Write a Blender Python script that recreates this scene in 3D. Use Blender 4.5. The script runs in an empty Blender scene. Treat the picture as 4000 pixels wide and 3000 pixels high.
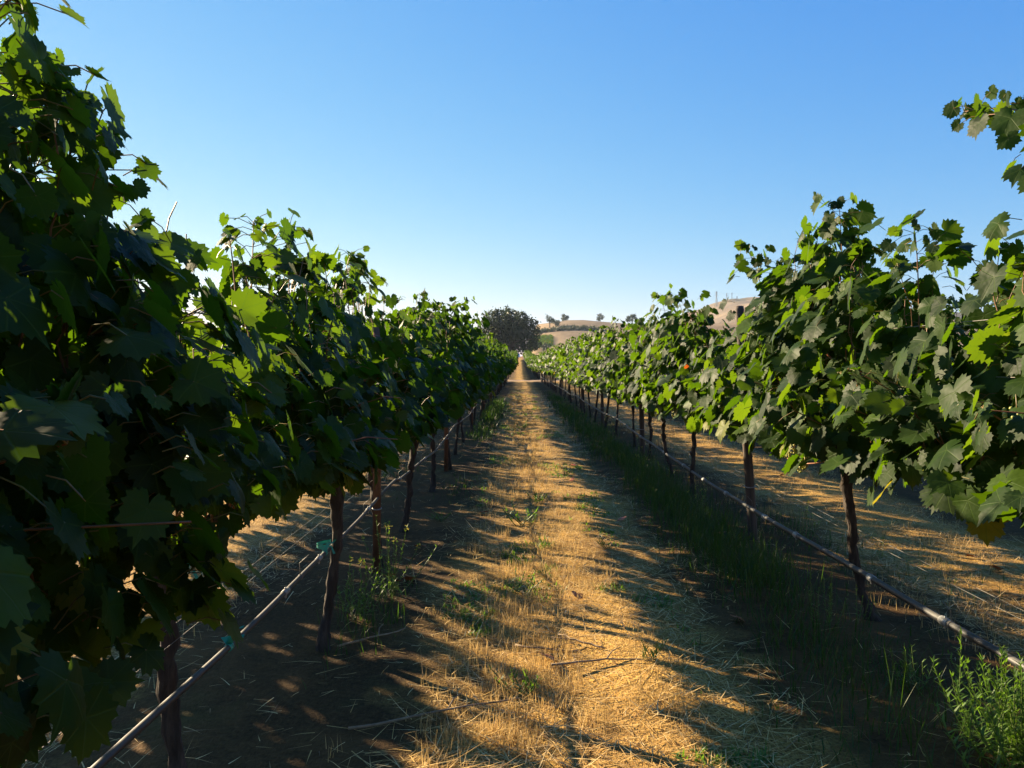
import bpy, math, random
import numpy as np
from mathutils import Vector, Matrix

# ---------------------------------------------------------------- camera, light
S = bpy.context.scene
COL = S.collection
R = math.radians

cam_d = bpy.data.cameras.new("camera")
cam_d.sensor_width = 36.0
cam_d.lens = 28.25
cam_d.clip_start = 0.05
cam_d.clip_end = 30000
cam = bpy.data.objects.new("camera", cam_d)
COL.objects.link(cam)
EYE = 1.47
cam.location = (0, 0, EYE)
cam.rotation_euler = (R(90 - 1.40), 0, R(0.46))
S.camera = cam

SUN_EL = 19.7
SUN_AZ = -51.0          # degrees clockwise from +Y (the lane); negative = towards the left
w = bpy.data.worlds.new("World")
S.world = w
w.use_nodes = True
nt = w.node_tree
nt.nodes.clear()
sky = nt.nodes.new("ShaderNodeTexSky")
sky.sky_type = 'NISHITA'
sky.sun_disc = False
sky.sun_elevation = R(SUN_EL)
sky.sun_rotation = R(SUN_AZ)
sky.altitude = 100
sky.air_density = 1.0
sky.dust_density = 0.05
sky.ozone_density = 2.4
bg = nt.nodes.new("ShaderNodeBackground")
bg.inputs[1].default_value = 0.10
out = nt.nodes.new("ShaderNodeOutputWorld")
sep = nt.nodes.new("ShaderNodeSeparateColor")
comb = nt.nodes.new("ShaderNodeCombineColor")
nt.links.new(sky.outputs[0], sep.inputs[0])
for i_, (p_, k_) in enumerate(((1.40, .180), (.78, .485), (.22, 1.58))):     # deep clear blue of the photograph's sky
    m1 = nt.nodes.new("ShaderNodeMath"); m1.operation = 'POWER'; m1.inputs[1].default_value = p_
    m2 = nt.nodes.new("ShaderNodeMath"); m2.operation = 'MULTIPLY'; m2.inputs[1].default_value = k_
    nt.links.new(sep.outputs[i_], m1.inputs[0]); nt.links.new(m1.outputs[0], m2.inputs[0]); nt.links.new(m2.outputs[0], comb.inputs[i_])
nt.links.new(comb.outputs[0], bg.inputs[0])
nt.links.new(bg.outputs[0], out.inputs[0])

sun_d = bpy.data.lights.new("sun", 'SUN')
sun_d.energy = 5.0
sun_d.angle = R(0.53)
sun_d.color = (1.0, 0.80, 0.52)
sun = bpy.data.objects.new("sun", sun_d)
COL.objects.link(sun)
sdir = Vector((math.sin(R(SUN_AZ)) * math.cos(R(SUN_EL)), math.cos(R(SUN_AZ)) * math.cos(R(SUN_EL)), math.sin(R(SUN_EL))))
sun.rotation_euler = sdir.to_track_quat('Z', 'Y').to_euler()
sun.location = (-20, 20, 20)

S.view_settings.view_transform = 'Standard'
S.view_settings.look = 'None'
S.view_settings.exposure = 2.0
S.view_settings.gamma = 1.0
S.render.engine = 'CYCLES'
S.cycles.max_bounces = 6
S.cycles.diffuse_bounces = 2
S.cycles.glossy_bounces = 2
S.cycles.transmission_bounces = 4
S.cycles.transparent_max_bounces = 4
S.cycles.use_denoising = True
S.cycles.sample_clamp_indirect = 8.0

# ---------------------------------------------------------------- helpers
def tag(o, label=None, cat=None, group=None, kind=None):
    if label: o["label"] = label
    if cat: o["category"] = cat
    if group: o["group"] = group
    if kind: o["kind"] = kind
    return o

def empty(name, loc=(0, 0, 0), rz=0.0):
    o = bpy.data.objects.new(name, None)
    o.empty_display_size = 0.2
    COL.objects.link(o)
    o.location = loc
    o.rotation_euler = (0, 0, rz)
    return o

def link(name, me, parent=None, loc=(0, 0, 0)):
    o = bpy.data.objects.new(name, me)
    COL.objects.link(o)
    o.location = loc
    if parent is not None:
        o.parent = parent
    return o

def np_mesh(name, V, faces_flat, sizes, mats=(), mat_idx=None, smooth=True, uv=None, rnd=None):
    """V (n,3); faces_flat flat vertex indices; sizes per-face loop count; uv per vertex; rnd per face"""
    V = np.asarray(V, np.float32)
    F = np.asarray(faces_flat, np.int32).ravel()
    sizes = np.asarray(sizes, np.int32)
    me = bpy.data.meshes.new(name)
    me.vertices.add(len(V))
    me.vertices.foreach_set("co", V.ravel())
    me.loops.add(len(F))
    me.loops.foreach_set("vertex_index", F)
    me.polygons.add(len(sizes))
    st = np.zeros(len(sizes), np.int32)
    st[1:] = np.cumsum(sizes)[:-1]
    me.polygons.foreach_set("loop_start", st)
    if smooth:
        me.polygons.foreach_set("use_smooth", np.ones(len(sizes), bool))
    for m in mats:
        me.materials.append(m)
    if mat_idx is not None:
        me.polygons.foreach_set("material_index", np.asarray(mat_idx, np.int32))
    if uv is not None:
        l = me.uv_layers.new(name="UVMap")
        l.data.foreach_set("uv", np.asarray(uv, np.float32)[F].ravel())
    if rnd is not None:
        a = me.attributes.new("rnd", 'FLOAT', 'FACE')
        a.data.foreach_set("value", np.asarray(rnd, np.float32))
    me.update(calc_edges=True)
    return me

class MB:
    """collects tubes, boxes and quads into one mesh"""
    def __init__(s):
        s.v = []; s.f = []; s.m = []; s.uv = []
        s.n = 0
    def add(s, V, F, mi=0, uv=None):
        V = np.asarray(V, float)
        s.v.append(V)
        s.uv.append(np.zeros((len(V), 2)) if uv is None else np.asarray(uv, float))
        for f in F:
            s.f.append([i + s.n for i in f]); s.m.append(mi)
        s.n += len(V)
    def tube(s, P, r, sides=6, mi=0, cap=True, rough=None, rng=None):
        P = np.asarray(P, float); n = len(P)
        r = np.full(n, r) if np.isscalar(r) else np.asarray(r, float)
        T = np.gradient(P, axis=0)
        T /= np.linalg.norm(T, axis=1)[:, None] + 1e-9
        ref = np.array([0.0, 0, 1]) if abs(T[0][2]) < 0.9 else np.array([1.0, 0, 0])
        V = []
        a = np.arange(sides) / sides * 2 * math.pi
        for i in range(n):
            u = np.cross(T[i], ref); u /= np.linalg.norm(u) + 1e-9
            v = np.cross(T[i], u)
            rr = np.full(sides, r[i])
            if rough: rr = rr * (1 + rough * (rng.random(sides) - .5) * 2)
            V.append(P[i] + rr[:, None] * (np.cos(a)[:, None] * u + np.sin(a)[:, None] * v))
        V = np.concatenate(V)
        F = []
        for i in range(n - 1):
            for j in range(sides):
                k = (j + 1) % sides
                F.append([i * sides + j, i * sides + k, (i + 1) * sides + k, (i + 1) * sides + j])
        if cap:
            F.append(list(range(sides))[::-1]); F.append([(n - 1) * sides + j for j in range(sides)])
        s.add(V, F, mi)
    def box(s, c, d, mi=0, rot=None):
        c = np.asarray(c, float); d = np.asarray(d, float) / 2
        V = np.array([[x, y, z] for x in (-1, 1) for y in (-1, 1) for z in (-1, 1)], float) * d
        if rot is not None: V = V @ np.array(rot.to_matrix() if hasattr(rot, 'to_matrix') else rot).T
        F = [[0, 1, 3, 2], [4, 6, 7, 5], [0, 4, 5, 1], [2, 3, 7, 6], [0, 2, 6, 4], [1, 5, 7, 3]]
        s.add(V + c, F, mi)
    def mesh(s, name, mats, smooth=True):
        V = np.concatenate(s.v)
        flat = [i for f in s.f for i in f]
        return np_mesh(name, V, flat, [len(f) for f in s.f], mats, s.m, smooth, np.concatenate(s.uv))

def sstep(a, b, x):
    t = np.clip((np.asarray(x, float) - a) / (b - a), 0, 1)
    return t * t * (3 - 2 * t)

def vnoise(x, y, seed=0):
    """cheap smooth value noise, about -1..1"""
    x = np.asarray(x, float); y = np.asarray(y, float)
    xi = np.floor(x); yi = np.floor(y)
    fx = x - xi; fy = y - yi
    fx = fx * fx * (3 - 2 * fx); fy = fy * fy * (3 - 2 * fy)
    def h(a, b):
        v = np.sin(a * 127.1 + b * 311.7 + seed * 74.7) * 43758.5453
        return (v - np.floor(v)) * 2 - 1
    return (h(xi, yi) * (1 - fx) + h(xi + 1, yi) * fx) * (1 - fy) + (h(xi, yi + 1) * (1 - fx) + h(xi + 1, yi + 1) * fx) * fy

# ---------------------------------------------------------------- materials
def mat(name):
    m = bpy.data.materials.new(name)
    m.use_nodes = True
    n = m.node_tree
    n.nodes.clear()
    o = n.nodes.new("ShaderNodeOutputMaterial")
    return m, n, o

class N:
    """tiny node helper"""
    def __init__(s, t): s.t = t
    def new(s, k, **kw):
        n = s.t.nodes.new(k)
        for a, b in kw.items(): setattr(n, a, b)
        return n
    def put(s, sock, v):
        if isinstance(v, bpy.types.NodeSocket): s.t.links.new(v, sock)
        else: sock.default_value = v
    def math(s, op, a, b=None, c=None, clamp=False):
        n = s.new("ShaderNodeMath", operation=op, use_clamp=clamp)
        s.put(n.inputs[0], a)
        if b is not None: s.put(n.inputs[1], b)
        if c is not None: s.put(n.inputs[2], c)
        return n.outputs[0]
    def mix(s, f, a, b, blend='MIX'):
        n = s.new("ShaderNodeMix", data_type='RGBA', blend_type=blend)
        s.put(n.inputs[0], f)
        s.put(n.inputs[6], a if isinstance(a, bpy.types.NodeSocket) else (*a, 1))
        s.put(n.inputs[7], b if isinstance(b, bpy.types.NodeSocket) else (*b, 1))
        return n.outputs[2]
    def noise(s, vec, scale, detail=3, rough=.55, out=0):
        n = s.new("ShaderNodeTexNoise")
        if vec is not None: s.put(n.inputs["Vector"], vec)
        n.inputs["Scale"].default_value = scale
        n.inputs["Detail"].default_value = detail
        n.inputs["Roughness"].default_value = rough
        return n.outputs[out]
    def ramp(s, f, stops):
        n = s.new("ShaderNodeValToRGB")
        e = n.color_ramp.elements
        while len(e) < len(stops): e.new(0.5)
        for el, (p, c) in zip(e, stops):
            el.position = p; el.color = (*c, 1)
        s.put(n.inputs[0], f)
        return n.outputs[0]
    def mapr(s, v, a, b, c=0., d=1.):
        n = s.new("ShaderNodeMapRange")
        s.put(n.inputs[0], v)
        for i, q in enumerate((a, b, c, d)): n.inputs[i + 1].default_value = q
        return n.outputs[0]
    def bump(s, h, strength=.4, dist=.01):
        n = s.new("ShaderNodeBump")
        n.inputs["Strength"].default_value = strength
        n.inputs["Distance"].default_value = dist
        s.put(n.inputs["Height"], h)
        return n.outputs[0]
    def attr(s, name): return s.new("ShaderNodeAttribute", attribute_name=name).outputs["Fac"]
    def bsdf(s, col, rough=.6, spec=.5, normal=None, metal=0.):
        n = s.new("ShaderNodeBsdfPrincipled")
        s.put(n.inputs["Base Color"], col if isinstance(col, bpy.types.NodeSocket) else (*col, 1))
        s.put(n.inputs["Roughness"], rough)
        s.put(n.inputs["Specular IOR Level"], spec)
        s.put(n.inputs["Metallic"], metal)
        if normal is not None: s.put(n.inputs["Normal"], normal)
        return n.outputs[0]

def leaf_material(name, veins=True):
    m, t, o = mat(name); n = N(t)
    rnd = n.attr("rnd")
    uv = n.new("ShaderNodeUVMap").outputs[0]
    base = n.ramp(rnd, [(0.0, (0.006, 0.016, 0.004)), (0.45, (0.012, 0.031, 0.004)), (0.80, (0.024, 0.053, 0.005)),
                        (0.965, (0.044, 0.082, 0.007)), (0.985, (0.20, 0.19, 0.02)), (1.0, (0.26, 0.055, 0.012))])
    trans = n.ramp(rnd, [(0.0, (0.075, 0.165, 0.003)), (0.5, (0.12, 0.23, 0.004)), (0.965, (0.18, 0.29, 0.008)),
                         (0.985, (0.55, 0.40, 0.02)), (1.0, (0.55, 0.10, 0.01))])
    geo = n.new("ShaderNodeNewGeometry")
    mott = n.noise(geo.outputs["Position"], 23, 3)
    base = n.mix(n.mapr(mott, .35, .7, 0, .5), base, (0.020, 0.036, 0.006))
    h = n.noise(uv, 3.2, 1)
    if veins:
        sep = n.new("ShaderNodeSeparateXYZ"); n.put(sep.inputs[0], uv)
        u, v = sep.outputs[0], sep.outputs[1]
        vein = None
        for a in (0, 48, -48, 100, -100):
            ca, sa = math.cos(R(a)), math.sin(R(a))
            d = n.math('ABSOLUTE', n.math('SUBTRACT', n.math('MULTIPLY', u, ca), n.math('MULTIPLY', v, sa)))
            al = n.math('ADD', n.math('MULTIPLY', u, sa), n.math('MULTIPLY', v, ca))
            line = n.math('MULTIPLY', n.mapr(d, .008, .03, 1, 0), n.math('GREATER_THAN', al, 0.0))
            vein = line if vein is None else n.math('MAXIMUM', vein, line)
        base = n.mix(n.math('MULTIPLY', vein, .30), base, (0.07, 0.12, 0.02))
        trans = n.mix(n.math('MULTIPLY', vein, .35), trans, (0.10, 0.20, 0.01))
        h = n.math('SUBTRACT', h, n.math('MULTIPLY', vein, .35))
    under = n.mix(.5, base, (0.034, 0.055, 0.016))
    col = n.mix(geo.outputs["Backfacing"], base, under)
    bmp = n.bump(h, .35, .006) if veins else None
    rough = n.mapr(geo.outputs["Backfacing"], 0, 1, .53, .78)
    b = n.bsdf(col, rough, .12, bmp)
    tr = n.new("ShaderNodeBsdfTranslucent"); n.put(tr.inputs[0], trans)
    mx = n.new("ShaderNodeMixShader"); mx.inputs[0].default_value = .34
    t.links.new(b, mx.inputs[1]); t.links.new(tr.outputs[0], mx.inputs[2])
    t.links.new(mx.outputs[0], o.inputs[0])
    return m

def blade_material(name, stops, trans=None, rough=.6):
    m, t, o = mat(name); n = N(t)
    c = n.ramp(n.attr("rnd"), stops)
    b = n.bsdf(c, rough, .4)
    if trans:
        tr = n.new("ShaderNodeBsdfTranslucent"); n.put(tr.inputs[0], (*trans, 1))
        mx = n.new("ShaderNodeMixShader"); mx.inputs[0].default_value = .4
        t.links.new(b, mx.inputs[1]); t.links.new(tr.outputs[0], mx.inputs[2]); b = mx.outputs[0]
    t.links.new(b, o.inputs[0])
    return m

def noise_material(name, stops, scale=20, stretch=(1, 1, 1), rough=.8, bump=.5, dist=.01, metal=0., spec=.4, detail=5):
    m, t, o = mat(name); n = N(t)
    tc = n.new("ShaderNodeTexCoord").outputs["Object"]
    mp = n.new("ShaderNodeMapping"); mp.inputs["Scale"].default_value = stretch; n.put(mp.inputs[0], tc)
    h = n.noise(mp.outputs[0], scale, detail, .6)
    c = n.ramp(h, stops)
    t.links.new(n.bsdf(c, rough, spec, n.bump(h, bump, dist), metal), o.inputs[0])
    return m

M_LEAF = leaf_material("vine leaf near", True)
M_LEAF_FAR = leaf_material("vine leaf", False)
M_CANE = noise_material("cane", [(.3, (.10, .05, .018)), (.7, (.26, .10, .035))], 14, (1, 1, .3), .55, .3)
M_CANE_RED = noise_material("red cane", [(.3, (.24, .075, .03)), (.7, (.36, .14, .05))], 14, (1, 1, .3), .5, .2)
M_PETIOLE = noise_material("petiole", [(.3, (.10, .12, .02)), (.7, (.22, .10, .03))], 6, (1, 1, 1), .5, .1)
M_STEM = noise_material("green stem", [(.3, (.05, .09, .015)), (.7, (.10, .14, .03))], 8, (1, 1, 1), .5, .1)
M_BARK = noise_material("vine bark", [(.25, (.014, .010, .007)), (.5, (.036, .026, .019)), (.8, (.10, .076, .058))], 38, (1, 1, .16), .9, 1.0, .02)
M_GRAPE = noise_material("white grape", [(.3, (.26, .27, .05)), (.7, (.42, .38, .10))], 30, (1, 1, 1), .35, .1)
M_POST = noise_material("weathered post", [(.25, (.030, .022, .017)), (.55, (.075, .055, .042)), (.8, (.14, .11, .085))], 24, (1, 1, .06), .85, .8, .01)
M_STEEL = noise_material("rusty steel", [(.3, (.07, .035, .02)), (.6, (.16, .08, .045)), (.8, (.24, .15, .10))], 30, (1, 1, .3), .6, .4, .004, .3)
M_WIRE = noise_material("galvanised wire", [(.3, (.10, .09, .08)), (.7, (.20, .185, .165))], 40, (1, 1, 1), .6, .1, .001, .3)
M_TAPE = noise_material("green tie tape", [(.3, (.012, .20, .15)), (.7, (.03, .32, .25))], 20, (1, 1, 1), .4, .2)
M_CLIP = noise_material("wire clip", [(.3, (.20, .20, .20)), (.7, (.40, .40, .38))], 30, (1, 1, 1), .5, .1, .002, .5)
M_YELLOW = noise_material("mustard flower", [(.3, (.62, .50, .02)), (.7, (.75, .62, .05))], 10)
M_TWIG = noise_material("pruned twig", [(.3, (.12, .08, .045)), (.7, (.34, .24, .14))], 20, (1, 1, 1), .8, .4)
M_REDLEAF = noise_material("fallen leaf", [(.3, (.30, .05, .02)), (.7, (.42, .14, .04))], 25, (1, 1, 1), .6, .2)
M_BLUE = noise_material("blue plastic", [(.4, (.10, .22, .50)), (.6, (.22, .36, .62))], 2, (1, 1, 1), .35, .1)
M_PALE = noise_material("pale plastic", [(.4, (.55, .60, .66)), (.6, (.72, .76, .80))], 2, (1, 1, 1), .5, .1)
M_PYLON = noise_material("pylon steel", [(.4, (.20, .21, .22)), (.6, (.30, .31, .32))], 1, (1, 1, 1), .5, .05, .01, .5)

def pipe_material():
    m, t, o = mat("irrigation pipe"); n = N(t)
    geo = n.new("ShaderNodeNewGeometry")
    d = n.noise(geo.outputs["Position"], 7, 5, .65)
    d2 = n.noise(geo.outputs["Position"], 90, 3, .6)
    up = n.new("ShaderNodeSeparateXYZ"); n.put(up.inputs[0], geo.outputs["Normal"])
    dust = n.math('MULTIPLY', n.mapr(up.outputs[2], .1, .8), n.mapr(d, .35, .6, .45, 1.0))
    dust = n.math('MULTIPLY', dust, n.mapr(d2, .3, .6, .7, 1))
    c = n.mix(dust, (.018, .018, .02), (.11, .105, .095))
    t.links.new(n.bsdf(c, n.mapr(dust, 0, 1, .5, .7), .5, n.bump(d2, .2, .002)), o.inputs[0])
    return m
M_PIPE = pipe_material()

def ground_material():
    m, t, o = mat("ground"); n = N(t)
    geo = n.new("ShaderNodeNewGeometry")
    P = geo.outputs["Position"]
    sep = n.new("ShaderNodeSeparateXYZ"); n.put(sep.inputs[0], P)
    X, Y = sep.outputs[0], sep.outputs[1]
    big = n.noise(P, .35, 3, .5)
    mid = n.noise(P, 2.3, 4, .6)
    fine = n.noise(P, 38, 4, .65)
    mp = n.new("ShaderNodeMapping"); mp.inputs["Scale"].default_value = (1, .35, 1); mp.inputs["Rotation"].default_value = (0, 0, .5); n.put(mp.inputs[0], P)
    mp2 = n.new("ShaderNodeMapping"); mp2.inputs["Scale"].default_value = (.35, 1, 1); mp2.inputs["Rotation"].default_value = (0, 0, .3); n.put(mp2.inputs[0], P)
    fib = n.math('MAXIMUM', n.noise(mp.outputs[0], 120, 2, .5), n.noise(mp2.outputs[0], 120, 2, .5))
    straw = n.ramp(fib, [(.38, (.13, .068, .018)), (.52, (.42, .235, .052)), (.66, (.68, .43, .115))])
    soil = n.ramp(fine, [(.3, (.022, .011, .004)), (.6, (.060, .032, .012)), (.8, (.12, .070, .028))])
    # how much straw lies on the soil: less under the vine rows, and on the lane's shaded sides to deepen their shade (row spacing 3.01, row at -1.015)
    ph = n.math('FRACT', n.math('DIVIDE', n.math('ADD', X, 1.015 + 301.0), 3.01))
    edge = n.math('ABSOLUTE', n.math('SUBTRACT', ph, .45))      # 0 on the sunlit strip; ground colour darkened beyond it as painted shade
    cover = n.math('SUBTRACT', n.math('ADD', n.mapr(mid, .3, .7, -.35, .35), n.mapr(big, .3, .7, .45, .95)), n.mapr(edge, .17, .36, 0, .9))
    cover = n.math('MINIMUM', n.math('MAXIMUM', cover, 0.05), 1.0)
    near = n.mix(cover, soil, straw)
    near = n.mix(n.math('MULTIPLY', n.mapr(n.noise(P, .9, 5, .65), .48, .66), .55), near, (.20, .105, .034))
    # a thin green tinge where small weeds stand
    wn = n.math('MULTIPLY', n.mapr(n.noise(P, 1.1, 4, .6), .56, .72), .35)
    near = n.mix(wn, near, (.055, .085, .018))
    # the cross track
    tr = n.math('MULTIPLY', n.mapr(Y, 69.5, 71, 0, 1), n.mapr(Y, 75.5, 77, 1, 0))
    dirt = n.mix(n.mapr(mid, .3, .7), (.22, .135, .07), (.33, .215, .115))
    near = n.mix(tr, near, dirt)
    # bare reddish bank below the oak
    bank = n.math('MULTIPLY', n.mapr(Y, 206, 212, 0, 1), n.mapr(Y, 236, 246, 1, 0))
    near = n.mix(bank, near, n.mix(mid, (.30, .15, .07), (.40, .22, .11)))
    # dry hill grass far away
    hill = n.mix(n.noise(P, .02, 5, .6), (.25, .165, .085), (.40, .285, .155))
    col = n.mix(n.mapr(Y, 240, 320), near, hill)
    hsum = n.math('ADD', n.math('MULTIPLY', fib, .5), n.math('ADD', mid, n.math('MULTIPLY', fine, .5)))
    t.links.new(n.bsdf(col, .95, .15, n.bump(hsum, .8, .025)), o.inputs[0])
    return m
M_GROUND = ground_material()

def hill_material():
    m, t, o = mat("dry hill grass"); n = N(t)
    geo = n.new("ShaderNodeNewGeometry"); P = geo.outputs["Position"]
    a = n.noise(P, .012, 5, .6); b = n.noise(P, .09, 4, .65)
    c = n.mix(n.mapr(a, .35, .65), (.165, .112, .064), (.26, .185, .105))
    c = n.mix(n.math('MULTIPLY', n.mapr(b, .5, .68), .6), c, (.13, .10, .05))
    # scrub in the gullies: patches of dark chaparral
    c = n.mix(n.math('MULTIPLY', n.mapr(n.noise(P, .0065, 6, .62), .56, .64), .7), c, (.075, .065, .035))
    t.links.new(n.bsdf(c, .95, .1, n.bump(b, .6, 2.0)), o.inputs[0])
    return m
M_HILL = hill_material()

# ---------------------------------------------------------------- terrain
ROWS = {'dark': -1.015, 'lit': 1.995, 'behind_dark': -4.03, 'behind_lit': 5.0}
END = 69.0

def gh(x, y):
    x = np.asarray(x, float); y = np.asarray(y, float)
    z = 3.6 * sstep(76, 265, y)
    z = z + .5 * sstep(206, 216, y) * (1 - sstep(216, 300, y))
    near = 1 - sstep(60, 120, y)
    z = z + near * (.022 * vnoise(x * .9, y * .6, 3) + .010 * vnoise(x * 3.1, y * 2.7, 5))
    ph = (x + 1.015) / 3.01
    z = z - near * .030 * np.exp(-(((ph - np.floor(ph)) - .33) / .10) ** 2)
    z = z - near * .030 * np.exp(-(((ph - np.floor(ph)) - .70) / .10) ** 2)
    return z

def hillh(x, y):
    x = np.asarray(x, float); y = np.asarray(y, float)
    az = x / np.maximum(y, 1)
    A = sstep(.006, .020, az) * (36 + 4 * sstep(.02, .07, az) + 9 * vnoise(x / 140, y / 170, 2) * sstep(.05, .1, az)) + 2
    z = 2.0 + A * sstep(330, 800, y) * (1 - .25 * sstep(850, 1250, y))
    d = (x - 535)
    sx = np.where(d < 0, 150, 330)
    z = z + 116 * np.exp(-(d / sx) ** 2 / 2) * np.exp(-((y - 2000) / 420) ** 2 / 2)
    z = z + 60 * np.exp(-((x - 1250) / 380) ** 2 / 2) * np.exp(-((y - 2100) / 420) ** 2 / 2)
    z = z + (6 * vnoise(x / 60, y / 75, 7) + 2.5 * vnoise(x / 22, y / 26, 9)) * sstep(1000, 1500, y)
    return z

def grid_mesh(name, xs, ys, hf, m):
    Xg, Yg = np.meshgrid(xs, ys)
    Z = hf(Xg, Yg)
    V = np.stack([Xg, Yg, Z], -1).reshape(-1, 3)
    nx, ny = len(xs), len(ys)
    i = np.arange(nx - 1)[None] + np.arange(ny - 1)[:, None] * nx
    F = np.stack([i, i + 1, i + nx + 1, i + nx], -1).reshape(-1, 4)
    return np_mesh(name, V, F, np.full(len(F), 4), [m])

def graded(lo, mid0, mid1, hi, step, ratio):
    a = list(np.arange(mid0, mid1 + 1e-6, step))
    s = step; b = []
    p = a[-1]
    while p < hi:
        s *= ratio; p += s; b.append(min(p, hi))
    s = step; c = []; p = a[0]
    while p > lo:
        s *= ratio; p -= s; c.append(max(p, lo))
    return np.array(c[::-1] + a + b)

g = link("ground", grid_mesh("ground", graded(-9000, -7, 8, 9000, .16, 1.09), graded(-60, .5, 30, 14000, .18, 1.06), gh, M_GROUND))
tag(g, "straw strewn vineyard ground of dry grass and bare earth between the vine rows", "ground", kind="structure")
hl = link("hills", grid_mesh("hills", np.arange(-80, 2000, 14.), np.arange(300, 2700, 14.), hillh, M_HILL))
tag(hl, "rolling dry golden brown hills rising behind the vineyard", "hills", kind="structure")
def farh(x, y):
    return -4 + (118 + 34 * vnoise(x / 330, y / 400, 11) + 12 * vnoise(x / 120, 3.3, 4)) * np.exp(-((y - 3100) / 330) ** 2 / 2) * sstep(60, -150, x) + 0
hl2 = link("hills", grid_mesh("hills", np.arange(-2600, 300, 25.), np.arange(2200, 4100, 25.),
      lambda x, y: -4 + (118 + 34 * vnoise(x / 330, y / 400, 11) + 12 * vnoise(x / 120, y * 0 + 3.3, 4)) * np.exp(-((y - 3100) / 330) ** 2 / 2) * (1 - sstep(-150, 60, x)), M_HILL))
tag(hl2, "blue hazy far ridge low on the skyline beside the big oak", "hills", kind="structure")

# ---------------------------------------------------------------- vine leaves
def outline(n, rng):
    a = np.array([0, 12, 22, 34, 48, 62, 74, 88, 102, 118, 132, 146, 160, 171, 180], float)
    r = np.array([1.0, .90, .82, .86, .95, .84, .76, .78, .84, .76, .70, .66, .56, .34, .16]) * (1 + .05 * rng.standard_normal(15))
    r[-1] = .14
    th = (np.arange(n) + .0) / n * 360 - 180
    rr = np.interp(np.abs(th), a, r)
    ser = np.where(np.arange(n) % 2 == 0, 1.065, .90) if n >= 24 else 1.0
    rr = rr * np.where(np.abs(th) > 168, 1, ser)
    return R(1) * th, rr * (1 + .025 * rng.standard_normal(n))

def leaf_template(level, rng):
    """leaf in the xy plane, petiole at origin, tip along +y, upper side +z; returns V, F(list), uv"""
    nout = {0: 40, 1: 18, 2: 8}[level]
    th, rr = outline(nout, rng)
    def pt(f, idx=None):
        x = np.sin(th) * rr * f; y = np.cos(th) * rr * f
        return np.stack([x, y], 1)
    rings = [np.zeros((1, 2))]
    F = []
    if level == 0:
        half = pt(.52)[::2]; o_ = pt(1.0)
        rings += [half, o_]
        nh = len(half)
        for i in range(nh):
            j = (i + 1) % nh
            F.append([0, 1 + j, 1 + i])
            a, b, c = 1 + nh + 2 * i, 1 + nh + (2 * i + 1) % nout, 1 + nh + (2 * i + 2) % nout
            F.append([1 + i, b, a]); F.append([1 + i, 1 + j, b]); F.append([1 + j, c, b])
    elif level == 1:
        rings.append(pt(1.0))
        for i in range(nout): F.append([0, 1 + (i + 1) % nout, 1 + i])
    else:
        rings.append(pt(1.0))
        for i in range(nout): F.append([0, 1 + (i + 1) % nout, 1 + i])
    P = np.concatenate(rings)
    x, y = P[:, 0], P[:, 1]
    r = np.hypot(x, y)
    fold = rng.uniform(-.05, .30); droop = rng.uniform(.05, .38); wave = rng.uniform(.03, .09); ph = rng.uniform(0, 6)
    ang = np.arctan2(x, y)
    z = fold * np.abs(x) - droop * r ** 2 + wave * r * np.sin(ang * 3 + ph) + .05 * r * np.abs(np.sin(ang * 1.9)) + rng.uniform(-.1, .1) * x
    V = np.stack([x, y, z], 1)
    if level == 1: V[0, 2] += .03
    V -= np.array([0, 0, 0])
    return V, np.array(F), P

TRNG = np.random.default_rng(11)
TEMPL = {lv: [leaf_template(lv, TRNG) for _ in range(10)] for lv in (0, 1, 2)}

def assemble_leaves(name, L, level, rng, mats, extra=None):
    """L: dict of arrays pos(n,3), tip(n,3), nrm(n,3), size(n), rnd(n); extra: MB with canes and petioles (material 1..)"""
    pos, tip, nrm, size, rnd = L
    n = len(pos)
    tip = tip / (np.linalg.norm(tip, axis=1)[:, None] + 1e-9)
    nrm = nrm - (nrm * tip).sum(1)[:, None] * tip
    nrm = nrm / (np.linalg.norm(nrm, axis=1)[:, None] + 1e-9)
    xax = np.cross(tip, nrm)
    which = rng.integers(0, 10, n)
    Vs, Fs, UV, RN = [], [], [], []
    off = 0
    for k in range(10):
        idx = np.nonzero(which == k)[0]
        if len(idx) == 0: continue
        tv, tf, tuv = TEMPL[level][k]
        B = np.stack([xax[idx], tip[idx], nrm[idx]], 1)         # (m,3,3) rows = axes
        asp = np.stack([size[idx] * rng.uniform(.92, 1.1, len(idx)), size[idx], size[idx] * rng.uniform(.4, 1.5, len(idx))], 1)
        W = np.einsum('vk,mk,mkj->mvj', tv, asp, B) + pos[idx][:, None]
        m, nv = len(idx), len(tv)
        Vs.append(W.reshape(-1, 3)); UV.append(np.tile(tuv, (m, 1)))
        F = (tf[None] + (np.arange(m) * nv)[:, None, None] + off).reshape(-1, 3)
        Fs.append(F); RN.append(np.repeat(rnd[idx], len(tf)))
        off += m * nv
    V = np.concatenate(Vs); F = np.concatenate(Fs); uv = np.concatenate(UV); rn = np.concatenate(RN)
    flat = F.ravel(); sizes = np.full(len(F), 3); mi = np.zeros(len(F), int)
    if extra is not None and extra.n:
        ev = np.concatenate(extra.v)
        flat = np.concatenate([flat, np.array([i + off for f in extra.f for i in f])])
        sizes = np.concatenate([sizes, [len(f) for f in extra.f]])
        mi = np.concatenate([mi, extra.m]); rn = np.concatenate([rn, np.zeros(len(extra.f))])
        V = np.concatenate([V, ev]); uv = np.concatenate([uv, np.zeros((len(ev), 2))])
    return np_mesh(name, V, flat, sizes, mats, mi, True, uv, rn)

def bez(p0, p1, p2, n):
    t = np.linspace(0, 1, n)[:, None]
    return (1 - t) ** 2 * p0 + 2 * t * (1 - t) * p1 + t ** 2 * p2

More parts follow.
